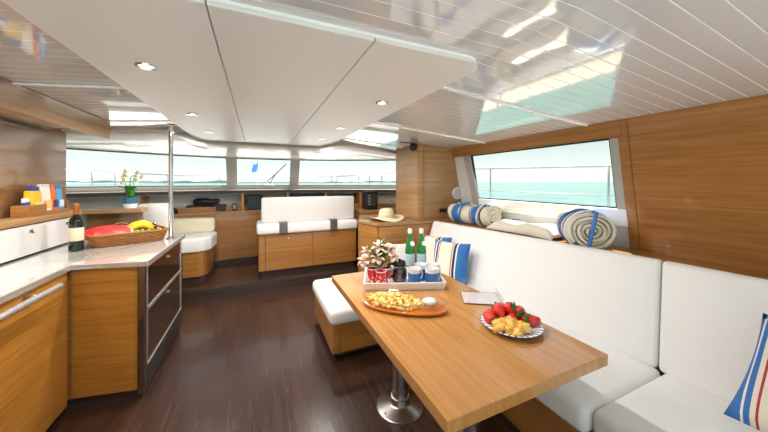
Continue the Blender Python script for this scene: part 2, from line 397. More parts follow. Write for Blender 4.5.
# ================================================================== OUTSIDE
SEA = mat('sea_water', (96, 150, 146), .22, spec=.35); n = SEA.node_tree.nodes; l = SEA.node_tree.links
t = n.new('ShaderNodeTexCoord'); mp = n.new('ShaderNodeMapping'); mp.inputs['Scale'].default_value = (.5, .16, 1); l.new(t.outputs['Object'], mp.inputs[0])
no = n.new('ShaderNodeTexNoise'); no.inputs['Scale'].default_value = .9; no.inputs['Detail'].default_value = 8; l.new(mp.outputs[0], no.inputs['Vector'])
r = n.new('ShaderNodeValToRGB'); r.color_ramp.elements[0].position = .35; r.color_ramp.elements[0].color = srgb(52, 92, 88); r.color_ramp.elements[1].position = .68; r.color_ramp.elements[1].color = srgb(84, 122, 112)
l.new(no.outputs['Fac'], r.inputs[0]); l.new(r.outputs[0], n['Principled BSDF'].inputs['Base Color'])
bu = n.new('ShaderNodeBump'); bu.inputs['Strength'].default_value = .5; bu.inputs['Distance'].default_value = .3; l.new(no.outputs['Fac'], bu.inputs['Height']); l.new(bu.outputs[0], n['Principled BSDF'].inputs['Normal'])
bm = bmesh.new(); S = 9000
bm.faces.new([bm.verts.new(p) for p in ((-S, -S, -1.4), (S, -S, -1.4), (S, S, -1.4), (-S, S, -1.4))])
sea = link('sea', bm, SEA); sea['kind'] = 'stuff'; tag(sea, 'calm turquoise sea reaching to the horizon', 'sea')
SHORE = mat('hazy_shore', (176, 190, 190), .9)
bm = bmesh.new(); pr = None; x = -900
while x < 420:
    a = math.atan2(x, 900); hgt = 1.5 + 3 * abs(math.sin(x * .013)) * abs(math.sin(x * .031 + 1)) + random.random() * 2.5
    if -60 < x < 190: hgt = 1
    p = [bm.verts.new((x, 900 - abs(x) * .25 + o, z)) for o in (0, 60) for z in (-1.5, hgt)]
    if pr: bm.faces.new((pr[0], p[0], p[1], pr[1])); bm.faces.new((pr[1], p[1], p[3], pr[3])); bm.faces.new((pr[3], p[3], p[2], pr[2]))
    pr = p; x += 14
struct(link('distant_shore', bm, SHORE), 'low hazy coastline on the horizon ahead')
DECK = mat('white_deck', (228, 226, 220), .5, bump=(40, .1))
fd = bmesh.new(); pts = [(x, wind_y(x) + .03) for x in [-2.62 + 5.5 * i / 24 for i in range(25)]]
bm_prism(fd, pts + [(2.95, 8.0), (2.5, 9.5), (-2.3, 9.5), (-2.8, 8.0)], 1.0, 1.27)
struct(link('foredeck', fd, DECK), 'white foredeck beyond the windscreen')
struct(box('side_deck', 2.72, 3.5, -.6, 6, .8, .95, mat('cream_nonslip_deck', (176, 164, 140), .6, var=(3, .25)), bev=.02), 'cream side deck outside the starboard window')
struct(box('aft_bounce_deck', -2.6, 2.75, -5, -.6, -.06, -.01, DECK, bev=0), 'unseen white cockpit deck added behind the saloon to bounce sunlight in')  # out of view; added so the sun bounces up onto the ceiling
RAILM = mat('grey_rail', (150, 152, 150), .4, metal=.3)  # one even mid grey, slightly metallic
rr = thing('guard_rail', 'stainless guard rail outside the long side window', 'railing', (3.4, 2.5, .95))
tube('top_rail', [(3.4, 6, 1.70), (3.4, 3.7, 1.69), (3.4, 1.75, 1.64), (3.4, -.5, 1.58)], .012, RAILM, rr)
tube('middle_wire', [(3.4, 6, 1.34), (3.4, 3.7, 1.335), (3.4, -.5, 1.32)], .006, RAILM, rr, 6)
for yy, tp in ((5.1, 1.69), (3.46, 1.68), (1.79, 1.64), (.1, 1.6)):
    tube('stanchion', [(3.4, yy, .95), (3.4, yy, tp)], .012, RAILM, rr)
def bow_rail(label, side):
    p0 = [(XC + side * 2.85, 5.2), (XC + side * 2.75, 6.6), (XC + side * 2.62, 8.0), (XC + side * 2.3, 9.3)]
    t = thing('bow_rail', label, 'railing', (p0[1][0], p0[1][1], 1.25), 0, 'bow rails')
    tube('top_rail', [(a, b, 1.66) for a, b in p0], .016, STEEL, t)
    tube('lower_wire', [(a, b, 1.45) for a, b in p0], .007, STEEL, t, 6)
    for a, b in p0 + [((p0[1][0] + p0[2][0]) / 2, 7.3)]: tube('stanchion', [(a, b, 1.0), (a, b, 1.66)], .014, STEEL, t)
bow_rail('thin steel bow rail seen through the port windscreen pane', -1)
bow_rail('thin steel bow rail seen through the starboard windscreen pane', 1)
tube_front = thing('pulpit_rail', 'thin rail across the bow seen through the centre pane', 'railing', (XC, 9.5, 1.25))
tube('top_rail', [(-2.2, 9.45, 1.64), (XC, 9.5, 1.64), (2.4, 9.45, 1.64)], .01, STEEL, tube_front)
for xx in (-2.1, -1, 1.2, 2.3): tube('stanchion', [(xx, 9.47, 1.2), (xx, 9.47, 1.64)], .012, STEEL, tube_front)
BLUE = mat('blue_cloth', (70, 130, 205), .8)
fg = thing('flag', 'small blue flag flying ahead of the centre pane', 'flag', (.02, 9.0, 1.27))
tube('staff', [(0, 0, 0), (0, 0, .9)], .006, STEEL, fg, 6, w=False)
bm = bmesh.new(); g = [[bm.verts.new((-.04 - .12 * i / 8 + .05 * (j / 6), .03 * math.sin(i * .9 + j * .4), .48 + .24 * j / 6 + .02 * math.sin(i))) for j in range(7)] for i in range(9)]
for i in range(8):
    for j in range(6): bm.faces.new((g[i][j], g[i + 1][j], g[i + 1][j + 1], g[i][j + 1]))
fo = link('cloth', bm, BLUE, fg, smooth=True); q = fo.modifiers.new('s', 'SOLIDIFY'); q.thickness = .006
wpz = thing('windscreen_wiper', 'black wiper with white cover on the centre windscreen', 'wiper', (.22, 6.12, 1.38))
lathe('cover', [(.10, -.10), (.10, .0), (.08, .04), (.0, .055)], WHITE_P, wpz, 20)
tube('arm', [(0, -.02, .04), (.10, -.12, .22), (.16, -.16, .30)], .009, BLACK, wpz, 6, w=False)
tube('blade', [(-.04, -.10, .10), (.17, -.17, .30), (.30, -.24, .44)], .009, BLACK, wpz, 6, w=False)

# ================================================================== GALLEY (port)
gw = thing('galley_worktop', 'pale polished galley worktop with steel edge, L-shaped', 'worktop', (-1.25, 2.4, .90))
prism('slab', [(-1.515, -.5), (-1.105, -.5), (-1.105, 2.50), (-.688, 2.42), (-.688, 3.50), (-1.515, 3.50)], .905, .93, QUARTZ, gw, bev=.003)
bm = bmesh.new(); ed = [(-1.095, -.5), (-1.095, 2.511), (-.678, 2.41), (-.678, 3.51), (-1.505, 3.51)]
for a, b in zip(ed, ed[1:]):
    d = Vector((b[0] - a[0], b[1] - a[1], 0)); L = d.length; bm_box(bm, 0, L, -.004, .010, .902, .932, Matrix.Translation((a[0], a[1], 0)) @ Matrix.Rotation(math.atan2(d.y, d.x), 4, 'Z'))
link('steel_edge', bm, SATIN, gw, True)
gc = thing('galley_cabinet', 'golden oak galley base cabinet with a long steel bar handle', 'cabinet', (-1.3, 2, 0))
box('body', -1.505, -1.125, -.5, 2.49, .04, .90, OAK_E, gc)
for a, b in ((-.5, 1.2), (1.206, 2.488)): box('door', -1.13, -1.108, a, b, .04, .893, OAK_G, gc, bev=.002)
box('plinth', -1.505, -1.16, -.5, 2.46, 0, .04, DARKW, gc)
hd = tube('handle', [(-1.04, 1.2, .868), (-1.04, 2.27, .868)], .017, SATIN, gc, 12)
for yy in (1.3, 2.12): tube('handle_post', [(-1.11, yy, .868), (-1.04, yy, .868)], .009, SATIN, hd, 8)
pc = thing('peninsula_cabinet', 'oak peninsula cabinet with mirror-bronze drawers in steel frames', 'cabinet', (-1.1, 3.0, 0))
prism('body', [(-1.50, 2.52), (-1.10, 2.52), (-.72, 2.45), (-.72, 3.48), (-1.50, 3.48)], .061, .90, OAK_E, pc)
def slab_on(a, b, z0, z1, th, m, name, parent, bev=.002):
    d = Vector((b[0] - a[0], b[1] - a[1], 0)); L = d.length
    return box(name, 0, L, -th, 0, z0, z1, m, parent, bev=bev, M=Matrix.Translation((a[0], a[1], 0)) @ Matrix.Rotation(math.atan2(d.y, d.x), 4, 'Z'))
pa = (-1.098, 2.528); pb = (-.708, 2.452); lerp = lambda t: (pa[0] + (pb[0] - pa[0]) * t, pa[1] + (pb[1] - pa[1]) * t)
slab_on(lerp(.0), lerp(.885), .062, .898, .015, OAK_G, 'end_panel', pc)
slab_on(lerp(.89), lerp(.92), .062, .898, .015, OAK_G, 'filler_strip', pc)
box('corner_post', -.738, -.698, 2.438, 2.478, .03, .90, BRONZE, pc, bev=.004)
prism('plinth', [(-1.10, 2.53), (-.712, 2.455), (-.712, 3.46), (-1.45, 3.46), (-1.45, 2.53)], 0.0, .06, DARKW, pc, bev=.002)
for z0, z1 in ((.59, .885), (.20, .58)):
    dr = box('drawer', -.72, -.70, 2.485, 3.44, z0, z1, BRONZE, pc, bev=.002)
    bm = bmesh.new(); e = .006
    bm_box(bm, -.703, -.694, 2.48, 3.445, z1 - e, z1 + .003); bm_box(bm, -.703, -.694, 2.48, 3.445, z0 - .003, z0 + e)
    bm_box(bm, -.703, -.694, 3.433, 3.445, z0, z1); bm_box(bm, -.703, -.694, 2.48, 2.486, z0, z1)
    link('drawer_frame', bm, SATIN, dr, True)
    lathe('latch', [(.013, 0), (.013, .008), (.009, .012), (0, .012)], CHROME, dr, 16, M=Matrix.Translation((1.1 - .699, .0, z1 - .055)) @ Matrix.Rotation(math.pi / 2, 4, 'Y'))
dr = box('vent_panel', -.719, -.697, 2.485, 3.44, .05, .192, DGREY, pc, bev=.002)
box('vent_slot', -.699, -.694, 2.88, 3.14, .09, .135, BLACK, dr, bev=.002)
# raised back of the galley
gb = thing('galley_locker', 'white gloss locker row along the back of the galley worktop', 'locker', (-1.58, 2.2, .93))
box('carcass', -1.648, -1.522, -.5, 3.52, .93, 1.16, DGREY, gb, bev=0)
for a, b in ((-.5, 1.0), (1.005, 2.18), (2.185, 3.52)):
    d = box('door', -1.525, -1.508, a, b, .944, 1.157, WHITE_GLOSS, gb, bev=.002)
    for yy in ([2.94, 3.37] if b > 3 else [(a + b) / 2]):
        box('latch', -1.509, -1.498, yy - .018, yy + .018, 1.102, 1.125, CHROME, d, bev=.003); box('latch_plate', -1.51, -1.504, yy + .02, yy + .04, 1.105, 1.094, DGREY, d, bev=.001)
box('shelf_top', -1.648, -1.49, -.5, 3.59, 1.166, 1.212, OAK_P, gb, bev=.004)
sl = thing('orchid_ledge', 'pale wooden ledge with a dark panel behind the galley worktop', 'ledge', (-1.45, 3.95, 0))
box('top', -1.74, -1.13, 3.84, 4.05, 1.145, 1.185, OAK_P, sl, bev=.005)
box('panel', -1.72, -1.16, 3.98, 4.02, .0, 1.145, TEAK_D, sl)
# overhead cabinet
oc = thing('overhead_cabinet', 'oak overhead galley cabinet with a light in its underside', 'cabinet', (-1.5, 2, 1.85))
box('fascia', -1.225, -1.20, -.5, 3.33, 1.85, 2.006, OAK_P, oc, bev=.003)
box('soffit', -1.652, -1.225, -.5, 3.33, 1.925, 1.945, OAK_P, oc, bev=.002)
box('end_panel', -1.65, -1.2, 3.33, 3.345, 1.92, 1.966, OAK_P, oc, bev=.002)
box('trim_line', -1.652, -1.638, -.5, 3.33, 1.905, 1.925, BLACK, oc, bev=.001)
downlight(-1.45, 2.40, 1.924, 'round light in the underside of the overhead galley cabinet', 6, None)
box('skylight_pane', -1.742, -1.23, 3.40, 3.9, 1.93, 1.945, GLASS, oc, bev=0) if False else None
# pole
po = thing('grab_pole', 'slim polished steel grab pole standing on the peninsula end', 'pole', (-.75, 3.31, .932))
lathe('tube', [(.019, 0), (.019, 1.094)], CHROME, po, 20); lathe('foot_flange', [(.036, 0), (.036, .006), (.022, .014)], CHROME, po, 20)
lathe('top_flange', [(.022, 1.077), (.036, 1.087), (.036, 1.094)], CHROME, po, 20)

# ------------------------------------------------------------------ port lounge, dash, helm bench
DASHW = mat('dash_pale_panel', (206, 206, 200), .3)
da = thing('dashboard', 'oak dash cabinet with open shelf and cream ledge below the windscreen', 'dashboard', (XC, 5.4, .13))
def dstrip(bm, x0, x1, off0, off1, z0, z1, n=24, wind=False):
    cs = []
    for i in range(n + 1):
        x = x0 + (x1 - x0) * i / n
        ya = dash_y(x) + off0; yb = (wind_y(x) + off1) if wind else dash_y(x) + off1
        cs.append([bm.verts.new(p) for p in ((x, ya, z0), (x, ya, z1), (x, yb, z1), (x, yb, z0))])
    for a, b in zip(cs, cs[1:]):
        for i in range(4): bm.faces.new((a[i], b[i], b[(i + 1) % 4], a[(i + 1) % 4]))
    bm.faces.new(cs[0]); bm.faces.new(cs[-1][::-1])
def dpart(name, m, x0, x1, o0, o1, z0, z1, wind=False, n=24, parent=None):
    bm = bmesh.new(); dstrip(bm, x0, x1, o0, o1, z0, z1, n, wind); return link(name, bm, m, parent or da, True)
dpart('ledge', mat('mauve_grey_ledge', (132, 124, 120), .45), -2.45, 2.6, .0, .0, 1.275, 1.33, True)
dpart('ledge_edge', DGREY, -2.45, 2.6, -.012, 0, 1.285, 1.325)
for a, b in ((-2.45, -1.2), (-1.194, -.62), (-.614, 0), (.006, 1.0), (1.006, 2.5)): dpart('front_panel', OAK, a, b, 0, .02, .2, .965, n=6)
dpart('front_backing', DARKW, -2.45, 2.5, .024, .034, .19, .965)
dpart('plinth', DARKW, -2.45, 2.5, .03, .06, .13, .2)
dpart('counter', OAK_P, -2.45, 2.5, -.03, .36, .965, .99)
dpart('shelf_back', DASHW, -2.45, 2.5, .33, .35, .99, 1.275)
dpart('shelf_rail', OAK, -2.45, 2.5, .10, .12, .99, 1.07)
for xx in (-1.5, -.22, .5, 1.15, 1.75): dpart('divider', OAK_G, xx - .02, xx + .02, .0, .33, .99, 1.275, n=1)
def dash_item(name, label, cat, x, w, d, z0, h, off, m=BLACK, screen=None):
    t = thing(name, label, cat, (x, dash_y(x) + off, z0)); t.rotation_euler.z = 0
    box('case', -w / 2, w / 2, -d / 2, d / 2, 0, h, m, t, bev=min(.012, h * .25), w=False)
    if screen: box('display', -w * .4, w * .4, -d / 2 - .004, -d / 2, h * .2, h * .85, screen, t, bev=.001, w=False)
    return t
SCR = mat('dark_screen', (24, 32, 40), .08); SCRG = mat('grey_screen', (120, 132, 130), .1); LED = mat('chrome_tap', (200, 200, 180), .1, metal=1)
def dial(label, x):
    t = thing('gauge', label, 'gauge', (x, dash_y(x) + .094, 1.03), 0, 'round gauges on the dash shelf')
    R = Matrix.Rotation(math.pi / 2, 4, 'X')
    lathe('ring', [(.045, 0), (.05, .012), (.043, .02)], BLACK, t, 20, M=R); lathe('face', [(0, .012), (.042, .012)], SCR, t, 20, cap=False, M=R)
dial('left one of the two black round gauges beside the pole', -1.32); dial('right one of the two black round gauges beside the pole', -1.14)
dash_item('radio_unit', 'flat black radio on the dash rail right of the round gauges', 'radio', -.74, .22, .05, 1.07, .055, .11, BLACK, SCR)
dash_item('switch_box', 'small black switch box left of the wooden divider', 'switch', -.34, .07, .06, 1.0, .11, .05, BLACK, SCRG)
t = thing('binoculars', 'black binoculars lying on the white back of the dash shelf', 'binoculars', (-.75, dash_y(-.75) + .22, .99))
for s in (-1, 1):
    lathe('barrel', [(.028, -.18), (.05, -.15), (.05, -.02), (.032, .05), (.034, .17)], BLACK, t, 16, M=Matrix.Translation((.0, s * .055, .16)) @ Matrix.Rotation(math.pi / 2, 4, 'Y'))
box('bridge', -.06, .06, -.05, .05, .145, .17, BLACK, t, w=False); box('case_under', -.28, .28, -.09, .09, 0, .105, DGREY, t, bev=.02, w=False)
dash_item('chart_plotter', 'black chart plotter with grey label left of the helm bench back', 'screen', -.03, .26, .10, .99, .25, .06, BLACK, SCR)
dash_item('instrument_panel', 'wide dark instrument panel behind the helm bench back', 'screen', .82, .52, .1, .99, .26, .06, BLACK, SCR)
dash_item('bottle_rack', 'dark glassware niche right of the helm bench back', 'niche', 1.45, .40, .12, .99, .24, .08, DGREY, LED)
cof = thing('coffee_machine', 'black countertop coffee machine beside the tall oak cabinet', 'coffee machine', (1.72, 4.42, 1.021))
box('body', -.10, .10, -.09, .09, 0, .30, BLACK, cof, bev=.012, w=False); box('front_grille', -.08, .08, -.095, -.088, .06, .26, DGREY, cof, bev=.003, w=False)
for i in range(4): box('button', -.07, -.03, -.099, -.094, .08 + i * .045, .10 + i * .045, STEEL, cof, bev=.002, w=False)

hb = thing('helm_bench', 'white upholstered helm bench with oak drawer base', 'bench', (.73, 4.6, .13))
box('base', .02, 1.44, 4.345, 4.86, .215, .725, OAK_E, hb); box('plinth', .05, 1.42, 4.37, 4.84, .13, .215, DARKW, hb)
for a, b in ((.025, .105), (.11, .76), (.766, 1.40), (1.404, 1.438)):
    d = box('drawer_front' if b - a > .2 else 'side_strip', a, b, 4.325, 4.347, .22, .722, OAK, hb, bev=.002)
    if b - a > .2: lathe('knob', [(.016, 0), (.016, .01), (.01, .016), (0, .016)], CHROME, d, 16, M=Matrix.Translation(((a + b) / 2 - .73 - .02, 4.325 - 4.6, .66 - .13)) @ Matrix.Rotation(math.pi / 2, 4, 'X'))
for a, b in ((.0, .345), (.35, 1.07), (1.075, 1.46)):
    cushion('seat_cushion', a, b, 4.29, 4.88, .73, .875, LEATHER, hb, rad=.03, puff=.008)
cushion('backrest', .06, 1.42, 4.36, 4.44, .885, 1.245, LEATHER_G, hb, rad=.02, puff=.006)
for xx in (.345, 1.072):
    box('backrest_bracket', xx - .055, xx + .055, 4.275, 4.37, .735, .90, mat('satin_grey_metal', (120, 116, 112), .35, metal=.8) if 'satin_grey_metal' not in MATS else MATS['satin_grey_metal'], hb, bev=.006)

pl = thing('port_lounge', 'white cushioned port lounge seat on an oak base', 'seat', (-1.2, 4.8, .13))
bp = [(-1.9, 4.5), (-.72, 4.5), (-.66, 4.53), (-.63, 4.6), (-.60, 4.95), (-.62, 5.1), (-1.9, 5.1)]
prism('base', bp, .20, .53, OAK, pl); prism('plinth', [(x * .985, y + .03) for x, y in bp[:5]] + [(-.66, 5.05), (-1.85, 5.05)], .13, .2, DARKW, pl)
box('base_seam', -.905, -.895, 4.496, 4.502, .2, .53, DARKW, pl, bev=0)
bm = bmesh.new(); bm_prism(bm, [(x, y - .03) for x, y in bp[:3]] + [(-.58, 4.6), (-.55, 4.95), (-.58, 5.12), (-1.9, 5.12)], .53, .71); bevel_all(bm, .02, 3); link('seat_cushion', bm, LEATHER, pl, True, True)
cushion('back_cushion', -1.9, -.60, 5.02, 5.16, .71, .92, LEATHER_SUN, pl, rad=.03)
cushion('aft_backrest', -1.30, -.96, 4.22, 4.37, .55, 1.2, LEATHER, pl, rad=.04)
box('backrest_support', -1.28, -.98, 4.25, 4.34, .13, .56, OAK, pl)

# ------------------------------------------------------------------ forward starboard cabinets
lc = thing('low_cabinet', 'low oak cabinet in front of the tall cabinet, hat on top', 'cabinet', (1.6, 3.5, 0))
lp = [(1.31, 3.13), (2.46, 3.13), (2.46, 4.08), (1.42, 4.08), (1.19, 3.5)]
prism('body', [(1.33, 3.15), (2.45, 3.15), (2.45, 4.06), (1.43, 4.06), (1.21, 3.51)], 0.0, .935, OAK_E, lc)
prism('top', lp, .937, .97, OAK_P, lc, bev=.005)
slab_on((1.335, 3.15), (2.2, 3.15), .05, .93, .014, OAK, 'front_panel', lc); slab_on((1.208, 3.505), (1.328, 3.155), .05, .93, .014, OAK, 'side_panel', lc)
rc = thing('nav_cabinet', 'raised oak cabinet behind the straw hat', 'cabinet', (1.5, 4.3, 0))
box('body', 1.52, 2.2, 4.23, 4.62, 0.13, .98, OAK, rc); box('top', 1.5, 2.22, 4.22, 4.63, .98, 1.02, OAK_P, rc)
tl = thing('tall_cabinet', 'tall oak cabinet reaching the ceiling beside the side window', 'cabinet', (2.2, 3.5, .972))
box('body', 1.93, 2.42, 3.20, 3.85, .972, 1.92, OAK_E, tl, bev=.002)
bm = bmesh.new(); zt = ceil_z(2.43) - .003
pv = [(1.985, .972), (WZ(.972) - .004, .972), (WZ(zt) - .004, zt), (1.985, ceil_z(1.985) - .003)]
fa = [bm.verts.new((a, 3.175, b)) for a, b in pv]; fb_ = [bm.verts.new((a, 3.20, b)) for a, b in pv]
bm.faces.new(fa); bm.faces.new(fb_[::-1])
for i in range(4): bm.faces.new((fa[i], fb_[i], fb_[(i + 1) % 4], fa[(i + 1) % 4]))
link('front_panel', bm, OAK_P, tl, True); box('corner_strip', 1.905, 1.98, 3.175, 3.20, .972, 1.964, OAK_P, tl, bev=.003)
d = box('door', 1.905, 1.93, 3.21, 3.84, .975, 1.966, TEAK_D if False else OAK_P, tl, bev=.002)
lathe('latch', [(.014, 0), (.014, .01), (0, .012)], CHROME, d, 16, M=Matrix.Translation((1.905 - 2.2, .24, .36)) @ Matrix.Rotation(-math.pi / 2, 4, 'Y'))
sk = thing('wall_speaker', 'round white loudspeaker on the oak panel beside the window', 'speaker', (2.515, 3.174, 1.315))
R = Matrix.Rotation(math.pi / 2, 4, 'X')
lathe('rim', [(.082, 0), (.085, .012), (.076, .024), (.066, .02)], WHITE_P, sk, 32, cap=False, M=R); lathe('grille', [(0, .022), (.04, .021), (.068, .017)], mat('grille_mesh', (214, 216, 218), .6, bump=(400, .5)), sk, 32, cap=False, M=R)
ol = thing('wall_socket', 'small black double socket on the oak panel below the speaker', 'socket', (2.28, 3.174, 1.09))
box('plate', -.055, .055, -.012, 0, -.024, .024, BLACK, ol, bev=.004, w=False)
for s in (-1, 1): lathe('port', [(.016, 0), (.016, .004), (.012, .004)], DGREY, ol, 16, M=Matrix.Translation((s * .027, -.012, 0)) @ R)
cc = thing('security_camera', 'small black ceiling camera at the top of the tall cabinet', 'camera', (1.86, 3.25, 1.985))
lathe('mount', [(.035, 0), (.035, -.015), (.02, -.02), (.02, -.04)], BLACK, cc, 16); lathe('head', [(0, -.11), (.035, -.095), (.05, -.06), (.04, -.03), (.0, -.02)], BLACK, cc, 16, cap=False)
tube('cable', [(-.03, 0, -.008), (-.10, .0, -.008), (-.18, .02, -.006)], .006, BLACK, cc, 6, w=False)
STRAW = mat('straw', (222, 208, 178), .8, bump=(160, .6)); 
ht = thing('straw_hat', 'pale straw sun hat resting on the low cabinet', 'hat', (1.56, 3.42, .972), -.4); ht.scale = (1, 1, 1.25)
prof = [(.0, .125), (.05, .122), (.085, .108), (.10, .08), (.108, .03), (.13, .016), (.18, .010), (.225, .004), (.228, 0), (.18, .003), (.12, .006)]
h = lathe('crown_and_brim', prof, STRAW, ht, 40, cap=False); lathe('hat_band', [(.1045, .055), (.1085, .05), (.111, .028), (.1085, .026)], mat('hat_ribbon', (196, 178, 146), .7), ht, 40, cap=False)
for v in h.data.vertices:
    rr_ = math.hypot(v.co.x, v.co.y)
    if rr_ > .12: v.co.z += .018 * (1 + math.sin(2 * math.atan2(v.co.y, v.co.x) + .6)) * (rr_ - .12) / .1
mg = thing('magazine', 'thin pale magazine lying beside the straw hat', 'magazine', (1.33, 3.50, .971), .5)
box('pages', -.06, .06, -.08, .08, 0, .006, WHITE_P, mg, bev=.001, w=False); box('cover', -.061, .061, -.081, .081, .006, .0075, SCRG, mg, bev=0, w=False)

# ------------------------------------------------------------------ dinette: settee, bench, table
st = thing('starboard_settee', 'long white settee under the side window on an oak base', 'settee', (1.8, 1.6, 0))
box('base', 1.42, 2.2, .0, 3.12, .0, .32, OAK, st); 
bm = bmesh.new()
bm_prism(bm, [(2.195, -.55), (2.22, -.55), (2.20, .8), (2.09, 3.1), (2.07, 3.1), (2.175, .8)], .3, .6)
link('back_board', bm, LEATHER_G, st, True)
def back_block(y0, y1, x0, x1, ztop0, ztop1, name='back_cushion'):
    bm = bmesh.new(); th = .085
    P = []
    for yy, xb, zt, yt in ((y0, x0, ztop0, y0 + (.06 if y0 > .5 else 0)), (y1, x1, ztop1, y1 + (.06 if y1 < 1 else 0))):
        P.append([bm.verts.new(p) for p in ((xb - .19, yy, .43), (xb, yt, zt), (xb + th - .02, yt, zt), (xb + th - .10, yy, .43))])
    a, b = P
    for i in range(4): bm.faces.new((a[i], b[i], b[(i + 1) % 4], a[(i + 1) % 4]))
    bm.faces.new(a[::-1]); bm.faces.new(b)
    bevel_all(bm, .022, 4)
    return link(name, bm, LEATHER, st, True, True)
back_block(.826, 3.12, 2.195, 2.085, 1.0, .965); back_block(-.55, .818, 2.215, 2.195, 1.005, 1.0)
cushion('seat_cushion', 1.335, 2.02, .80, 3.10, .32, .45, LEATHER, st, rad=.035, puff=.006)
cushion('seat_cushion', 1.365, 2.03, -.55, .79, .30, .452, LEATHER, st, rad=.035, puff=.006)
fb = thing('forward_bench', 'short white-topped bench on an oak base at the table end', 'bench', (.95, 2.65, 0))
box('base', .585, 1.32, 2.32, 3.08, .05, .305, OAK_G, fb); box('plinth', .62, 1.31, 2.36, 3.05, 0, .05, DARKW, fb)
box('side_panel', .565, .586, 2.315, 3.085, .055, .305, OAK, fb, bev=.002); box('end_panel', .63, 1.32, 2.3, 2.32, .055, .305, OAK_G, fb, bev=.002); box('end_strip', .567, .626, 2.3, 2.32, .055, .305, OAK_G, fb, bev=.002)
cushion('seat_cushion', .54, 1.33, 2.25, 3.10, .305, .425, LEATHER, fb, rad=.04, puff=.008)
cushion('back_cushion', 1.0, 1.32, 2.93, 3.10, .43, .80, LEATHER_G, fb, rad=.04) if False else None
tb = thing('dining_table', 'rectangular oak dining table on steel pedestals', 'table', (.97, 1.5, 0))
box('top', .545, 1.395, .735, 2.255, .672, .72, OAK_T, tb, bev=.003)
for i, (xx, yy) in enumerate(((.86, 1.67), (.86, 1.0))):
    M = Matrix.Translation((xx - .97, yy - 1.5, 0))
    p = lathe('pedestal', [(.052, .012), (.052, .30), (.046, .305), (.046, .655)], STEEL, tb, 32, M=M)
    lathe('base_plate', [(.155, 0), (.155, .008), (.148, .014), (.07, .022), (.062, .03), (.06, .07), (.052, .072)], STEEL, p, 40, M=M)
    lathe('top_plate', [(.05, .64), (.12, .66), (.12, .672)], STEEL, p, 32, M=M)
    for k in range(6):
        a = k * math.pi / 3 + .3; lathe('screw', [(.008, .010), (.008, .0165), (0, .0175)], DGREY, p, 10, M=M @ Matrix.Translation((.125 * math.cos(a), .125 * math.sin(a), 0)))

# ------------------------------------------------------------------ scatter cushions, towels
NAVY = (38, 48, 92); BLU = (52, 116, 186); CR = (232, 224, 206); RED = (178, 50, 52); WHT = (236, 236, 232)
PST = stripes('striped_canvas', 0, [(-.3, BLU), (-.16, CR), (-.145, NAVY), (-.125, CR), (-.115, RED), (-.108, CR), (.03, RED), (.038, CR), (.05, NAVY), (.075, WHT), (.09, BLU), (.15, BLU)])
p1 = thing('scatter_cushion', 'cream cushion with blue and navy stripes leaning on the settee back', 'cushion', (1.83, 2.42, .452), 0, 'striped cushions')
Mx = Matrix.Rotation(math.radians(-62), 4, 'Z') @ Matrix.Rotation(math.radians(-18), 4, 'X') @ Matrix.Translation((0, 0, .20))
p1.rotation_euler.z = math.radians(-62)
pillow('cover', .40, .40, .13, PST, p1, M=Matrix.Translation((0, .0, .20)) @ Matrix.Rotation(math.radians(-16), 4, 'X'))
p2 = thing('scatter_cushion', 'blue and cream striped cushion behind the green bottles', 'cushion', (1.86, 2.76, .452), math.radians(-58), 'striped cushions')
pillow('cover', .40, .40, .13, PST, p2, M=Matrix.Translation((0, 0, .20)) @ Matrix.Rotation(math.radians(-14), 4, 'X'))
p4 = thing('scatter_cushion', 'plain off-white cushion behind the glass coffee jug', 'cushion', (1.56, 2.98, .452), math.radians(-6), 'striped cushions')
p4['group'] = 'plain cushions'; pillow('cover', .30, .30, .12, LEATHER_G, p4, M=Matrix.Translation((0, 0, .145)) @ Matrix.Rotation(math.radians(-12), 4, 'X'))
PST2 = stripes('blue_edge_canvas', 0, [(-.4, BLU), (-.222, WHT), (-.213, BLU), (-.196, CR), (-.182, RED), (-.173, CR), (.2, BLU), (.22, BLU)])
p3 = thing('scatter_cushion', 'blue-edged cushion with a red stripe at the right frame edge', 'cushion', (1.79, .24, .50), 0, 'striped cushions')
p3.rotation_euler.z = math.radians(-90)
pillow('cover', .50, .48, .15, PST2, p3, M=Matrix.Translation((0, .11, .185)) @ Matrix.Rotation(math.radians(-38), 4, 'X') @ Matrix.Rotation(math.radians(4), 4, 'Y'))

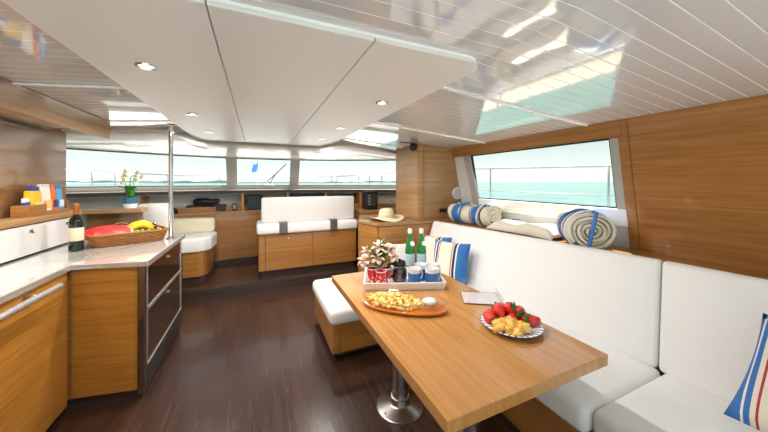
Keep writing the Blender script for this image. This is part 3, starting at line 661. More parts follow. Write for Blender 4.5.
TOW = stripes('towel_stripes', 1, [(-.35, CR), (-.20, NAVY), (-.18, CR), (-.165, BLU), (-.06, CR), (-.05, NAVY), (-.035, CR), (.10, NAVY), (.115, CR), (.13, BLU), (.24, CR), (.25, CR)], bump=(90, .5))
TOW2 = stripes('towel_stripes_cream_end', 1, [(-.35, CR), (-.09, NAVY), (-.075, CR), (-.06, BLU), (.0, CR), (.02, NAVY), (.035, CR), (.07, BLU), (.13, CR), (.15, CR)], bump=(90, .5))
def towel(label, loc, rz, L, rad, turns=4.2, squash=.9, ties=True, flip=1):
    t = thing('rolled_towel', label, 'towel', loc, rz, 'rolled striped towels')
    bm = bmesh.new(); n = 120; a0 = .6; out = []
    for i in range(n + 1):
        f = i / n; a = 2 * math.pi * turns * f; r_ = rad * (.12 + .88 * f) * (1 + .03 * math.sin(3 * a))
        out.append((r_ * math.cos(a), rad * squash + r_ * math.sin(a) * squash))
    m = 10; g = []
    for k in range(m + 1):
        yy = (-L / 2 + L * k / m) * flip; pin = 1 - (.06 if ties else 0) * math.exp(-((k / m - .5) / .12) ** 2) + .015 * math.sin(k * 2.1)
        g.append([bm.verts.new((x * pin + .004 * math.sin(k * 1.7), yy + .012 * math.sin(i * .35), z * (pin if z > rad else 1) + 0)) for i, (x, z) in enumerate(out)])
    for k in range(m):
        for i in range(n): bm.faces.new((g[k][i], g[k][i + 1], g[k + 1][i + 1], g[k + 1][i]))
    o = link('roll', bm, TOW if ties else TOW2, t, smooth=True); md = o.modifiers.new('thick', 'SOLIDIFY'); md.thickness = rad * .13; md.offset = 0
    for yy in (-L * .28, L * .16):
        ring = [(rad * 1.07 * math.cos(a), yy + .01 * math.sin(2 * a), rad * squash + rad * 1.07 * squash * math.sin(a)) for a in [2 * math.pi * k / 28 for k in range(28)]]
        tube('tie_band', ring, .010, WHITE_P if yy < 0 else MATS['blue_cloth'], t, 6, True, w=False)
    return t
towel('rolled blue and cream striped towel beside the round speaker', (2.38, 2.70, .962), math.radians(8), .60, .135)
towel('rolled striped towel with its spiral end towards the camera', (2.375, 1.42, .962), math.radians(-42), .34, .150, 4.6, .92, ties=False)
rt = [o for o in bpy.data.objects if o.name == 'rolled_towel.001'][0]
tube('end_strap', [(.02, -.12, .285), (.02, -.185, .28), (.0, -.20, .20), (-.02, -.20, .10), (-.03, -.19, .02)], .012, MATS['blue_cloth'], rt, 6, w=False)
CRM = mat('cream_blanket', (240, 234, 218), .85, bump=(30, .6))
bl = thing('folded_blanket', 'cream folded canvas cover lying between the two rolled towels', 'blanket', (2.44, 2.02, .961))
bm = bmesh.new(); g = []
for i in range(25):
    row = []
    for j in range(17):
        u = i / 24; v = -1 + 2 * j / 16
        zz = .10 * max(0, 1 - v ** 4) ** .5 * (1 - .25 * u) * (1 + .15 * math.sin(u * 9 + v * 3)) * min(1, 8 * u * (1 - u) + .25) + .012
        row.append(bm.verts.new((v * .15 + .02 * math.sin(u * 5), -.38 + .74 * u, zz)))
    g.append(row)
for i in range(24):
    for j in range(16): bm.faces.new((g[i][j], g[i + 1][j], g[i + 1][j + 1], g[i][j + 1]))
bo = link('cloth', bm, CRM, bl, smooth=True); md = bo.modifiers.new('t', 'SOLIDIFY'); md.thickness = .012
tube('drawcord', [(-.08, .02, .125), (-.10, .06, .13), (-.06, .10, .13), (-.03, .07, .13), (-.05, .02, .13)], .004, DGREY, bl, 6, w=False)

# ------------------------------------------------------------------ on the table
TZ = .721
tr = thing('serving_tray', 'white rectangular serving tray holding mugs and flowers', 'tray', (1.00, 1.90, TZ), math.radians(-22))
bm = bmesh.new(); W, D, h_ = .545, .34, .055
bm_box(bm, -W / 2 + .01, W / 2 - .01, -D / 2 + .01, D / 2 - .01, 0, .008)
link('bottom', bm, WHITE_C, tr)
for nm, pts_ in (('front_side', ((-W / 2, -D / 2), (W / 2, -D / 2))), ('back_side', ((W / 2, D / 2), (-W / 2, D / 2))), ('left_side', ((-W / 2, D / 2), (-W / 2, -D / 2))), ('right_side', ((W / 2, -D / 2), (W / 2, D / 2)))):
    a, b = pts_; d = Vector((b[0] - a[0], b[1] - a[1], 0)); L = d.length; bm = bmesh.new()
    bm_box(bm, 0, L, 0, .012, 0, h_)
    for v in bm.verts:
        if v.co.z > .01: v.co.y -= .016; v.co.x += .012 if v.co.x > L / 2 else -.012
    bevel_all(bm, .002, 2); bm.transform(Matrix.Translation((a[0], a[1], 0)) @ Matrix.Rotation(math.atan2(d.y, d.x), 4, 'Z')); link(nm, bm, WHITE_C, tr)
TR = TZ + .009
def tray_pt(u, v):      # metres along and across the tray
    c, s = math.cos(math.radians(-22)), math.sin(math.radians(-22)); return (1.00 + c * u - s * v, 1.90 + s * u + c * v, TR)
MUGB = mat('mug_blue', (40, 104, 172), .25, coat=.4, var=(60, .25))
def mug(label, loc, rz):
    t = thing('mug', label, 'mug', loc, rz, 'blue and white mugs on the tray'); t.scale = (1.12, 1.12, 1.22)
    lathe('cup', [(.030, 0), (.037, .004), (.040, .06), (.043, .098), (.040, .098), (.036, .05), (.030, .012), (0, .010)], WHITE_C, t, 28, cap=False)
    lathe('blue_band', [(.0373, .003), (.0386, .012), (.0412, .066), (.0418, .073), (.0405, .075)], MUGB, t, 28, cap=False)
    tube('handle', [(.040, 0, .082), (.062, 0, .080), (.072, 0, .055), (.062, 0, .030), (.039, 0, .026)], .006, WHITE_C, t, 8, w=False)
mug('front-left blue mug on the white tray, nearest the coffee jug', tray_pt(.075, -.09), .2)
mug('front-right blue mug at the tray corner, handle to the right', tray_pt(.20, -.09), .0)
mug('back-left blue mug below the green bottles', tray_pt(.14, .015), .4)
mug('back-right blue mug between the other mugs and the cushion', tray_pt(.225, .02), .1)
REDP = mat('red_white_pattern', (216, 30, 40), .35, coat=.4); n = REDP.node_tree.nodes; l = REDP.node_tree.links
t = n.new('ShaderNodeTexCoord'); vo = n.new('ShaderNodeTexVoronoi'); vo.inputs['Scale'].default_value = 62; l.new(t.outputs['Object'], vo.inputs['Vector'])
s = n.new('ShaderNodeSeparateXYZ'); l.new(t.outputs['Object'], s.inputs[0])
ml = n.new('ShaderNodeMath'); ml.operation = 'MULTIPLY_ADD'; ml.inputs[1].default_value = -6.5; ml.inputs[2].default_value = .66; l.new(s.outputs['Z'], ml.inputs[0])
lt = n.new('ShaderNodeMath'); lt.operation = 'LESS_THAN'; l.new(vo.outputs['Distance'], lt.inputs[0]); l.new(ml.outputs[0], lt.inputs[1])
mx = n.new('ShaderNodeMix'); mx.data_type = 'RGBA'; mx.inputs[6].default_value = srgb(214, 28, 40); mx.inputs[7].default_value = srgb(246, 240, 238)
l.new(lt.outputs[0], mx.inputs[0]); l.new(mx.outputs[2], n['Principled BSDF'].inputs['Base Color'])
def tumbler(label, loc):
    t = thing('tumbler', label, 'cup', loc, random.random() * 6, 'red patterned cups on the tray'); t.scale = (1.0, 1.0, 1.3)
    lathe('cup', [(.030, 0), (.034, .003), (.040, .085), (.0385, .086), (.0375, .083), (.032, .008), (0, .006)], REDP, t, 28, cap=False)
    lathe('rim', [(.0385, .083), (.041, .085), (.0405, .089), (.0385, .089), (.038, .085)], WHITE_C, t, 28, cap=False)
    return t
tumbler('red and white patterned cup at the left end of the tray', tray_pt(-.225, -.06))
tumbler('red and white patterned cup beside the coffee jug', tray_pt(-.125, -.055))
tumbler('red and white patterned cup at the front, between two others', tray_pt(-.165, -.125))
LEAFM = mat('leaf_green', (74, 128, 50), .5); STEMM = mat('stem_green', (112, 150, 70), .5)
PINK = mat('pink_petal', (240, 208, 196), .55, var=(40, .12)); PINKD = mat('flower_heart', (206, 110, 96), .6)
def leaf_bm(bm, base, tip, wd, bend=.02, n=6):
    base = Vector(base); tip = Vector(tip); d = tip - base; s = d.cross(Vector((0, 0, 1)))
    if s.length < 1e-4: s = Vector((1, 0, 0))
    s.normalize(); up = s.cross(d).normalized(); pr = None
    for i in range(n + 1):
        f = i / n; c = base + d * f + up * bend * math.sin(math.pi * f) ; w_ = wd * math.sin(math.pi * min(.98, f * .9 + .07)) ** .8
        p = [bm.verts.new(c - s * w_ + up * w_ * .3), bm.verts.new(c), bm.verts.new(c + s * w_ + up * w_ * .3)]
        if pr: bm.faces.new((pr[0], p[0], p[1], pr[1])); bm.faces.new((pr[1], p[1], p[2], pr[2]))
        pr = p
def solid(o, th=.0012):
    md = o.modifiers.new('t', 'SOLIDIFY'); md.thickness = th; return o
bq = thing('flower_vase', 'glass vase of pink lilies with green leaves on the tray', 'flowers', tray_pt(-.175, .045)); bq.scale = (1.15, 1.15, 1.08)
lathe('vase', [(.026, 0), (.034, .004), (.038, .05), (.030, .10), (.034, .125), (.032, .125), (.028, .10), (.035, .05), (.03, .008), (0, .006)], CLEARG, bq, 24, cap=False)
heads = [(-.13, -.06, .155), (-.10, -.02, .20), (-.03, -.05, .235), (.035, -.06, .215), (.075, -.02, .20), (.02, .02, .23), (.055, -.10, .175), (-.055, -.10, .175)]
for hx, hy, hz in heads:
    sm = tube('stem', [(0, 0, .02), (hx * .25, hy * .25, .11), (hx * .7, hy * .7, hz * .85), (hx, hy, hz)], .0025, STEMM, bq, 5, w=False)
    ax = Vector((hx, hy - .04, .05)).normalized(); e1 = ax.orthogonal().normalized(); e2 = ax.cross(e1)
    for k in range(6):
        a = k * math.pi / 3 + hx * 20; dr_ = e1 * math.cos(a) + e2 * math.sin(a)
        bm = bmesh.new(); c = Vector((hx, hy, hz)); leaf_bm(bm, c, c + dr_ * .046 + ax * .016, .019, .006, 4)
        solid(link('petal', bm, PINK, sm, smooth=True), .0015)
    bm = bmesh.new(); bmesh.ops.create_icosphere(bm, subdivisions=1, radius=.006, matrix=Matrix.Translation(Vector((hx, hy, hz)) + ax * .012)); link('stamen', bm, PINKD, sm, smooth=True)
for k in range(40):
    a = random.random() * 6.28; r_ = random.uniform(.05, .13); zz = random.uniform(.10, .27)
    if k % 3 == 0: zz = random.uniform(.22, .29); r_ *= .5
    bm = bmesh.new(); b0 = Vector((.02 * math.cos(a), .02 * math.sin(a), zz * .55)); leaf_bm(bm, b0, (r_ * math.cos(a), r_ * math.sin(a) - .02, zz), random.uniform(.010, .018), .012, 5); solid(link('leaf', bm, LEAFM, bq, smooth=True))
COFFEE = mat('dark_coffee', (66, 28, 16), .12, coat=.6)
cf = thing('coffee_jug', 'glass jug of dark coffee with black lid and handle', 'jug', tray_pt(-.025, .0)); cf.scale = (1.2, 1.2, 1.15)
lathe('glass', [(.036, 0), (.046, .005), (.054, .035), (.046, .085), (.036, .105), (.040, .118)], CLEARG, cf, 28, cap=False)
lathe('coffee', [(.0, .004), (.043, .006), (.051, .035), (.044, .082), (0, .084)], COFFEE, cf, 28, cap=False)
lathe('collar', [(.038, .098), (.041, .10), (.041, .115), (.038, .117)], BLACK, cf, 28, cap=False); lathe('lid', [(.040, .117), (.038, .126), (.012, .130), (.01, .14), (0, .142)], BLACK, cf, 24, cap=False)
tube('handle', [(-.036, 0, .11), (-.07, 0, .118), (-.08, 0, .08), (-.068, 0, .04), (-.048, 0, .03)], .008, BLACK, cf, 8, w=False)
GREEN = mat('green_bottle_glass', (34, 144, 56), .06, coat=.6, trans=.35); LBL = mat('pale_blue_label', (176, 212, 224), .5, var=(50, .15)); 
def water_bottle(label, loc):
    t = thing('water_bottle', label, 'bottle', loc, 0, 'green water bottles'); t.scale = (1.12, 1.12, 1.27)
    b = lathe('glass', [(.030, 0), (.036, .005), (.037, .12), (.034, .15), (.020, .20), (.0145, .225), (.014, .262), (.0, .262)], GREEN, t, 28, cap=False)
    lathe('label', [(.0374, .03), (.0378, .032), (.0378, .105), (.0374, .107)], LBL, t, 28, cap=False)
    lathe('neck_label', [(.0, .0), (.018, .0005), (.018, .0025), (.0, .003)], WHITE_C, t, 20, cap=False, M=Matrix.Translation((.005, -.0285, .175)) @ Matrix.Rotation(math.radians(62), 4, 'X'))
    lathe('cap', [(.0155, .240), (.0162, .243), (.0158, .268), (.013, .272), (0, .272)], WHITE_P, t, 20, cap=False); return t
water_bottle('left green bottle with a pale label behind the mugs', (1.205, 2.155, TZ)); water_bottle('right green bottle with a pale label nearest the striped cushion', (1.30, 2.12, TZ))

# amber glass platter of crisps
AMB = mat('amber_platter', (214, 118, 28), .06, coat=.8)
pt = thing('serving_dish', 'oval amber and clear glass dish filled with cheese snacks', 'dish', (.80, 1.51, TZ), math.radians(-41))
def oval(bm, prof, a, b, seg=48, cap=True):
    rings = []
    for k, z in prof: rings.append([bm.verts.new(((a + k) * math.cos(2 * math.pi * i / seg), (b + k) * math.sin(2 * math.pi * i / seg), z)) for i in range(seg)])
    for p, q in zip(rings, rings[1:]):
        for i in range(seg): bm.faces.new((p[i], p[(i + 1) % seg], q[(i + 1) % seg], q[i]))
    if cap: bm.faces.new(rings[0][::-1]); bm.faces.new(rings[-1])
bm = bmesh.new(); oval(bm, [(-.03, 0), (-.008, .004), (.0, .016), (-.004, .020), (-.03, .016)], .258, .118); link('base', bm, AMB, pt, smooth=True)
bm = bmesh.new(); oval(bm, [(-.012, .018), (.004, .034), (.014, .060), (.010, .062), (-.004, .040), (-.016, .022)], .245, .108, cap=False); link('glass_rim', bm, CLEARG, pt, smooth=True)
CHZ = [mat('cheese_snack_%s' % a, c, .6) for a, c in (('pale', (246, 214, 128)), ('gold', (238, 190, 84)), ('cream', (248, 228, 166)))]
cb = None; CH = []
for k in range(3):
    bm = bmesh.new(); bm_box(bm, -.010, .010, -.008, .008, -.006, .006); bevel_all(bm, .003, 1)
    for v in bm.verts: v.co += Vector((random.uniform(-.002, .002), random.uniform(-.002, .002), random.uniform(-.002, .002)))
    me = bpy.data.meshes.new('cheese_snack'); bm.to_mesh(me); bm.free(); me.materials.append(CHZ[k]); CH.append(me)
c41, s41 = math.cos(math.radians(-41)), math.sin(math.radians(-41))
for k in range(250):
    a = random.random() * 6.283; r_ = math.sqrt(random.random()); lx = -.05 + .178 * r_ * math.cos(a); ly = .094 * r_ * math.sin(a); lz = .024 + random.random() * .044 * (1 - r_ * .6)
    o = bpy.data.objects.new('cheese_snack', CH[k % 3]); COL.objects.link(o); o.location = (.80 + c41 * lx - s41 * ly, 1.51 + s41 * lx + c41 * ly, TZ + lz)
    o.rotation_euler = (random.uniform(-.6, .6), random.uniform(-.6, .6), random.random() * 6.28)
    tag(o, 'small yellow cheese snack piled in the oval glass dish', 'snack', 'cheese snacks in the oval dish')
lx, ly = .155, .012
db = thing('dip_bowl', 'small glass bowl of white dip in the oval dish', 'bowl', (.80 + c41 * lx - s41 * ly, 1.51 + s41 * lx + c41 * ly, TZ + .021))
lathe('bowl', [(.022, 0), (.034, .006), (.046, .032), (.0445, .034), (.032, .010), (0, .006)], CLEARG, db, 28, cap=False)
bm = bmesh.new(); bm_lathe(bm, [(.0, .009), (.030, .011), (.041, .030), (.03, .040), (.014, .046), (0, .047)], 28, False)
for v in bm.verts:
    if v.co.z > .02: v.co.z += random.uniform(-.003, .003)
link('dip', bm, mat('white_dip', (246, 244, 236), .6), db, smooth=True)

# plate of fruit
PLT = mat('striped_plate', (240, 240, 240), .15, coat=.5); n = PLT.node_tree.nodes; l = PLT.node_tree.links
t = n.new('ShaderNodeTexCoord'); s = n.new('ShaderNodeSeparateXYZ'); l.new(t.outputs['Object'], s.inputs[0])
at_ = n.new('ShaderNodeMath'); at_.operation = 'ARCTAN2'; l.new(s.outputs['Y'], at_.inputs[0]); l.new(s.outputs['X'], at_.inputs[1])
sn = n.new('ShaderNodeMath'); sn.operation = 'MULTIPLY'; sn.inputs[1].default_value = 30; l.new(at_.outputs[0], sn.inputs[0])
s2 = n.new('ShaderNodeMath'); s2.operation = 'SINE'; l.new(sn.outputs[0], s2.inputs[0]); s3 = n.new('ShaderNodeMath'); s3.operation = 'GREATER_THAN'; s3.inputs[1].default_value = .7; l.new(s2.outputs[0], s3.inputs[0])
mx = n.new('ShaderNodeMix'); mx.data_type = 'RGBA'; mx.inputs[6].default_value = srgb(244, 244, 244); mx.inputs[7].default_value = srgb(44, 54, 100); l.new(s3.outputs[0], mx.inputs[0]); l.new(mx.outputs[2], n['Principled BSDF'].inputs['Base Color'])
PX, PY = 1.20, 1.08
pp = thing('fruit_plate', 'round white plate with navy striped rim holding fruit', 'plate', (PX, PY, TZ))
lathe('well', [(.0, .004), (.09, .004), (.10, .010), (.098, .013), (.0, .008)], WHITE_C, pp, 40, cap=False)
lathe('rim', [(.06, 0), (.098, .004), (.148, .020), (.149, .022), (.147, .0225), (.100, .0125)], PLT, pp, 48, cap=False)
lathe('edge_line', [(.1465, .0215), (.1492, .0205), (.1502, .022), (.1485, .0238)], mat('navy_glaze', (40, 48, 92), .2), pp, 48, cap=False)
STR = mat('strawberry_red', (226, 40, 30), .25, coat=.5, bump=(120, .5), var=(30, .2))
def strawberry(k, x_, y_, z_, s_, tilt, rz):
    t = thing('strawberry', 'ripe red strawberry in the heap on the fruit plate', 'strawberry', (PX + x_, PY + y_, TZ + z_), rz, 'strawberries on the plate')
    Mx = Matrix.Rotation(tilt, 4, 'X') @ Matrix.Scale(s_, 4)
    lathe('berry', [(0, -.026), (.009, -.022), (.018, -.006), (.022, .008), (.018, .020), (.008, .024), (0, .024)], STR, t, 16, cap=False, M=Mx)
    bm = bmesh.new()
    for q in range(6):
        a = q * math.pi / 3; leaf_bm(bm, (0, 0, .024), (.020 * math.cos(a), .020 * math.sin(a), .022 + .006 * (q % 2)), .005, .004, 3)
    bm.transform(Mx); solid(link('calyx', bm, LEAFM, t, smooth=True))
sb = [(-.05, .085, .035), (.0, .075, .036), (.055, .06, .036), (.095, .03, .036), (.085, -.02, .034), (.035, .02, .040), (-.02, .055, .062), (.035, .05, .068), (.075, .015, .064), (-.085, .065, .036), (.10, -.055, .036), (.02, .095, .04)]
for k, (a, b, c) in enumerate(sb): strawberry(k, a, b, c, random.uniform(1.25, 1.5), random.uniform(1.0, 2.4), random.random() * 6.28)
MEL = [mat('melon_%s' % a, c, .35, coat=.3) for a, c in (('gold', (246, 184, 70)), ('pale', (248, 206, 112)))]
MM = []
for k in range(2):
    bm = bmesh.new(); bm_box(bm, -.023, .023, -.016, .016, -.012, .012); bevel_all(bm, .007, 2)
    for v in bm.verts: v.co.z += -.25 * v.co.x * abs(v.co.x) * 10 + random.uniform(-.001, .001)
    me = bpy.data.meshes.new('melon_chunk'); bm.to_mesh(me); bm.free(); me.materials.append(MEL[k]); MM.append(me)
for k in range(34):
    a = random.random() * 6.283; r_ = math.sqrt(random.random()); u = -.035 + .088 * r_ * math.cos(a); v = -.048 + .062 * r_ * math.sin(a)
    ca, sa = math.cos(-.3), math.sin(-.3)
    o = bpy.data.objects.new('melon_chunk', MM[k % 2]); COL.objects.link(o); o.location = (PX + ca * u - sa * v, PY + sa * u + ca * v, TZ + .024 + .032 * random.random() * (1 - r_ * .6))
    o.rotation_euler = (random.uniform(-.5, .5), random.uniform(-.5, .5), random.random() * 6.28); tag(o, 'pale orange melon chunk on the fruit plate', 'melon', 'melon chunks on the plate')
# acrylic card holder
PAPER = mat('printed_card', (244, 236, 236), .5); n = PAPER.node_tree.nodes; l = PAPER.node_tree.links
t = n.new('ShaderNodeTexCoord'); bk = n.new('ShaderNodeTexBrick'); bk.inputs['Scale'].default_value = 30; bk.inputs['Color1'].default_value = srgb(214, 96, 112); bk.inputs['Color2'].default_value = srgb(246, 240, 240); bk.inputs['Mortar'].default_value = srgb(246, 240, 240); bk.inputs['Mortar Size'].default_value = .09; bk.inputs['Bias'].default_value = -.2
l.new(t.outputs['Object'], bk.inputs['Vector']); l.new(bk.outputs[0], n['Principled BSDF'].inputs['Base Color'])
ah = thing('card_holder', 'clear acrylic holder with a pink printed card on the table', 'card holder', (1.31, 1.42, TZ), math.radians(-32))
box('base_sheet', -.12, .12, -.10, .10, 0, .004, CLEAR, ah, bev=.001, w=False); box('card', -.112, .112, -.092, .085, .005, .0065, PAPER, ah, bev=0, w=False)
box('cover_sheet', -.12, .12, -.10, .10, .0075, .010, CLEAR, ah, bev=.001, w=False)
box('back_sheet', -.12, .12, -.002, .002, 0, .085, CLEAR, ah, bev=.001, w=False, M=Matrix.Translation((0, .10, .002)) @ Matrix.Rotation(math.radians(-14), 4, 'X'))
box('side_sheet', .118, .122, -.10, .10, .0, .04, CLEAR, ah, bev=.001, w=False)

# ------------------------------------------------------------------ on the galley
WINE = mat('dark_wine_glass', (10, 12, 10), .05, coat=.7)
wb = thing('wine_bottle', 'dark wine bottle with cream label and copper capsule', 'bottle', (-1.298, 3.03, .931))
lathe('glass', [(.038, 0), (.043, .005), (.043, .215), (.038, .245), (.019, .275), (.016, .29), (.016, .35), (0, .35)], WINE, wb, 28, cap=False)
lathe('label', [(.0432, .08), (.0437, .082), (.0437, .18), (.0432, .182)], mat('cream_label', (216, 206, 176), .6, var=(70, .08)), wb, 28, cap=False)
lathe('capsule', [(.0165, .285), (.0175, .287), (.018, .35), (.018, .366), (.015, .37), (0, .37)], mat('copper_foil', (176, 104, 48), .3, metal=.6), wb, 24, cap=False)
WICK = mat('wicker', (160, 104, 52), .6, var=(60, .35)); 
bkx = Vector((-1.05, 3.27, .931)); BA = math.atan2(.30, .50)
ba = thing('fruit_basket', 'shallow wicker fruit basket on the peninsula worktop', 'basket', bkx, math.radians(24))
BW, BD = .52, .28
def loopp(w_, d_, r_, z_, n_=7):
    return [(x, y, z_) for x, y in rrect(-w_ / 2, w_ / 2, -d_ / 2, d_ / 2, r_, n_)]
def dense(pts_, N):
    P = [Vector(p) for p in pts_]; L = [0]
    for a, b in zip(P, P[1:] + P[:1]): L.append(L[-1] + (b - a).length)
    res = []; k = 0
    for i in range(N):
        s_ = L[-1] * i / N
        while L[k + 1] < s_: k += 1
        a = P[k]; b = P[(k + 1) % len(P)]; f = (s_ - L[k]) / max(1e-9, L[k + 1] - L[k]); res.append(a + (b - a) * f)
    return res
bm = bmesh.new()
for rI in range(8):
    f = rI / 7; pts_ = dense(loopp(BW * (.90 + .1 * f), BD * (.86 + .14 * f), .06, .006 + f * .085), 120)
    ctr = Vector((0, 0, 0)); q = []
    for i, p in enumerate(pts_):
        rad_ = Vector((p.x, p.y, 0)).normalized(); q.append(p + rad_ * .0055 * math.sin(i * math.pi / 2 * 1.0 + math.pi * rI + .8) + Vector((0, 0, .0015 * math.sin(i * 1.57))))
    bm_tube(bm, q, .0058, 5, True)
wv_ = link('weave', bm, WICK, ba, smooth=True); wv_['kind'] = 'stuff'
prism('bottom', rrect(-BW * .45, BW * .45, -BD * .43, BD * .43, .06), .002, .01, WICK, ba, w=False, bev=0)
tube('rim', dense(loopp(BW * 1.0, BD * 1.0, .06, .098), 80), .010, WICK, ba, 8, True, w=False)
tube('handle', [(-.04 + .075 * math.cos(a), BD / 2 - .0, .088 + .075 * math.sin(a)) for a in [math.pi * k / 12 for k in range(13)]], .006, WICK, ba, 6, w=False)
def bpt(u, v, z_): c, s = math.cos(math.radians(24)), math.sin(math.radians(24)); return (bkx.x + c * u - s * v, bkx.y + s * u + c * v, .931 + z_)
RIND = mat('melon_rind', (206, 220, 170), .4); FLESH = mat('watermelon_flesh', (232, 62, 62), .35, var=(40, .18))
def watermelon(label, loc, rz, R_, sc, tilt):
    t = thing('watermelon_slice', label, 'watermelon', loc, rz, 'watermelon pieces in the basket')
    Mx = Matrix.Rotation(tilt, 4, 'X') @ Matrix.Diagonal((sc, .62, .5, 1))
    lathe('rind', [(0, -R_), (R_ * .5, -R_ * .86), (R_ * .87, -R_ * .5), (R_, 0), (R_ * .93, .004)], RIND, t, 32, cap=False, M=Mx)
    lathe('flesh', [(R_ * .93, .002), (R_ * .9, .02), (R_ * .6, .03), (R_ * .3, .05), (0, .045)], FLESH, t, 32, cap=False, M=Mx @ Matrix.Diagonal((1, 1, 1.6, 1)))
    for v in t.children[-1].data.vertices: v.co.z += .010 * math.sin(v.co.x * 52 + 1) * math.cos(v.co.y * 38) ; v.co.y += .004 * math.sin(v.co.x * 90)
watermelon('red watermelon half lying at the left of the basket', bpt(-.14, -.035, .105), math.radians(20), .125, 1.3, .75)
watermelon('second watermelon piece lying behind and right of the half', bpt(-.05, .065, .10), .5, .10, 1.2, .6)
BAN = mat('banana_yellow', (240, 196, 44), .45, var=(14, .12)); BTIP = mat('banana_tip', (96, 74, 36), .7)
for k, (du, dv, dz, lb) in enumerate(((.085, .02, .10, 'front banana of the bunch in the basket'), (.10, .06, .115, 'upper banana in the middle of the bunch'), (.075, .095, .105, 'rear banana of the bunch in the basket'))):
    t = thing('banana', lb, 'banana', bpt(du, dv, dz + .015), math.radians(38), 'bananas in the basket'); t.scale = (1.2, 1.2, 1.3)
    P = [(-.085 + .17 * i / 9, .0, -.035 + .055 * math.sin(math.pi * (i / 9) * .9 + .25)) for i in range(10)]
    tube('skin', P, .018, BAN, t, 8, radii=[.007, .013, .018, .020, .021, .021, .020, .017, .011, .006], w=False)
    tube('tip', [P[-1], (P[-1][0] + .012, 0, P[-1][2] - .006)], .006, BTIP, t, 6, w=False)
GRG = mat('green_grape', (158, 184, 74), .25, coat=.3); GRR = mat('red_grape', (110, 24, 48), .2, coat=.5)
def sph(nm, r_, m_):
    bm = bmesh.new(); bmesh.ops.create_icosphere(bm, subdivisions=2, radius=r_); 
    for f in bm.faces: f.smooth = True
    me = bpy.data.meshes.new(nm); bm.to_mesh(me); bm.free(); me.materials.append(m_); return me
mg_ = sph('grape', .0115, GRG); mr_ = sph('grape', .0125, GRR)
for k in range(52):
    u = random.uniform(.02, .225); v = -.115 + random.random() * .12; o = bpy.data.objects.new('grape', mg_); COL.objects.link(o); o.location = bpt(u, v, .066 + random.random() * .038); tag(o, 'small green grape in the heap along the basket front', 'grape', 'green grapes in the basket')
for k in range(22):
    u = random.uniform(.14, .225); v = random.uniform(-.0, .10); o = bpy.data.objects.new('grape', mr_); COL.objects.link(o); o.location = bpt(u, v, .075 + random.random() * .075 * (1 - abs(u - .185) / .06)); tag(o, 'dark red grape in the cluster behind the green grapes', 'grape', 'red grapes in the basket')
ORM = mat('orange_peel', (236, 130, 40), .45, bump=(200, .3))
for a, b, lb in ((-.215, .05, 'orange at the left end of the fruit basket, farther back'), (-.218, -.075, 'orange at the left end of the fruit basket, nearer')):
    t = thing('orange', lb, 'orange', bpt(a, b, .06), 0, 'oranges in the basket'); lathe('peel', [(.04 * math.sin(math.pi * i / 12), -.038 * math.cos(math.pi * i / 12)) for i in range(13)], ORM, t, 20, cap=False); lathe('stem_end', [(.005, .037), (.004, .040), (0, .040)], LEAFM, t, 8, cap=False)
# orchid
oc_ = thing('potted_orchid', 'white orchid in a teal and white pot on the ledge', 'orchid', (-1.255, 3.94, 1.186))
lathe('pot', [(.050, 0), (.056, .003), (.062, .055), (.066, .055)], WHITE_C, oc_, 28, cap=False); lathe('pot_band', [(.0625, .052), (.067, .056), (.074, .118), (.069, .118), (.064, .07)], mat('teal_glaze', (40, 116, 148), .2, coat=.5), oc_, 28, cap=False)
lathe('soil', [(0, .105), (.069, .105)], mat('bark_soil', (70, 52, 36), .9), oc_, 20, cap=False)
for a, L in ((.3, .09), (1.9, .08), (3.3, .095), (4.6, .06), (5.5, .08)):
    bm = bmesh.new(); leaf_bm(bm, (0, 0, .11), (L * math.cos(a), L * math.sin(a), .245), .040, .03, 7); solid(link('leaf', bm, mat('orchid_leaf', (60, 134, 40), .3) if 'orchid_leaf' not in MATS else MATS['orchid_leaf'], oc_, smooth=True), .003)
OPET = mat('orchid_petal', (236, 234, 190), .5)
for sx in (-1, 1):
    P = [(0, 0, .1), (.015 * sx - .02, 0, .24), (-.02 + .03 * sx, -.01, .34), (.02 + .055 * sx, -.02, .385), (.03 + .08 * sx, -.03, .36)]
    sm = tube('stem', P, .004, STEMM, oc_, 6, w=False)
    for (fx, fz) in ((.02 + .05 * sx, .39), (.03 + .08 * sx, .345), (.015 + .04 * sx, .335), (.0 + .055 * sx, .29)):
        c = Vector((fx, -.03, fz))
        for k in range(5):
            a = k * 2 * math.pi / 5 + fx * 30; bm = bmesh.new(); leaf_bm(bm, c, c + Vector((.034 * math.cos(a), -.01, .034 * math.sin(a))), .015, .004, 4); solid(link('petal', bm, OPET, sm, smooth=True), .0015)
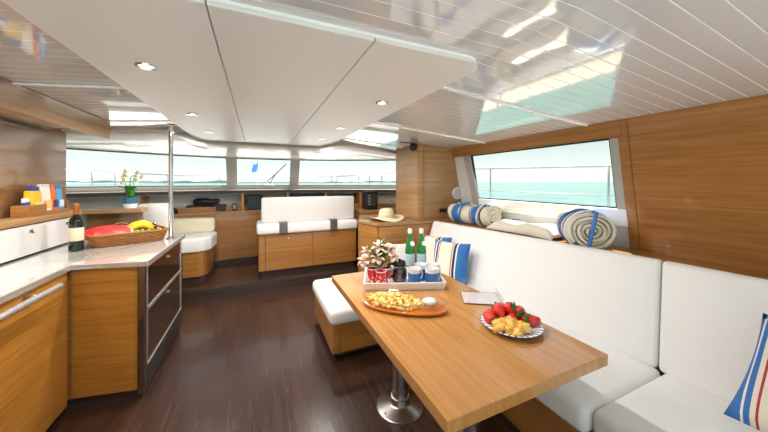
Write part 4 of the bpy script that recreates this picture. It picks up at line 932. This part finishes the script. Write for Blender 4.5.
# condiment box with packets
cbx = thing('condiment_box', 'open wooden box of packets on the galley shelf', 'box', (-1.565, 3.20, 1.213))
box('base', -.05, .05, -.245, .245, 0, .008, OAK_E, cbx, bev=.001, w=False); box('back', -.05, -.04, -.245, .245, .008, .085, OAK, cbx, bev=.001, w=False); box('front', .04, .05, -.245, -.06, .008, .085, OAK_E, cbx, bev=.001, w=False)
box('front_lip', .04, .05, -.06, .245, .008, .03, OAK_E, cbx, bev=.001, w=False)
box('side', -.04, .04, -.245, -.235, .008, .085, OAK, cbx, bev=.001, w=False); box('side', -.04, .04, .235, .245, .008, .10, OAK, cbx, bev=.001, w=False)
def packet(label, dy, w_, h_, col, top, band, cap=False):
    t = thing('food_packet', label, 'packet', (-1.568, 3.20 + dy, 1.223), 0, 'packets in the wooden box')
    M1 = MATS.get('pk%s' % (col,)) or mat('pk%s' % (col,), col, .4); M2 = MATS.get('pk%s' % (top,)) or mat('pk%s' % (top,), top, .4); M3 = MATS.get('pk%s' % (band,)) or mat('pk%s' % (band,), band, .4)
    bm = bmesh.new(); bm_box(bm, -.03, .03, -w_ / 2, w_ / 2, 0, h_)
    for v in bm.verts:
        if v.co.z > .01: v.co.x *= .45 if not cap else .8
    bevel_all(bm, .006, 2); link('bag', bm, M1, t)
    box('print_band', .0305, .032, -w_ * .38, w_ * .38, h_ * .2, h_ * .5, M3, t, bev=0, w=False, M=Matrix.Rotation(0, 4, 'Y'))
    if cap: box('cap', -.022, .022, -w_ * .32, w_ * .32, h_, h_ + .03, M2, t, bev=.005, w=False)
    else: box('folded_top', -.010, .010, -w_ / 2, w_ / 2, h_ - .01, h_ + .025, M2, t, bev=.002, w=False)
packet('yellow packet with a blue top in the wooden box', -.115, .10, .18, (226, 190, 40), (44, 70, 150), (240, 226, 120), True)
packet('white packet in the middle of the wooden box', .005, .11, .205, (232, 228, 220), (220, 214, 206), (240, 196, 120))
packet('orange packet right of the white one', .10, .055, .20, (232, 112, 34), (232, 112, 34), (46, 60, 140))
packet('light blue packet at the right end of the wooden box', .175, .08, .19, (92, 166, 212), (60, 130, 190), (226, 236, 240))
packet('small blue and white packet at the left inside the box', -.19, .045, .10, (50, 70, 160), (236, 236, 236), (236, 236, 236))
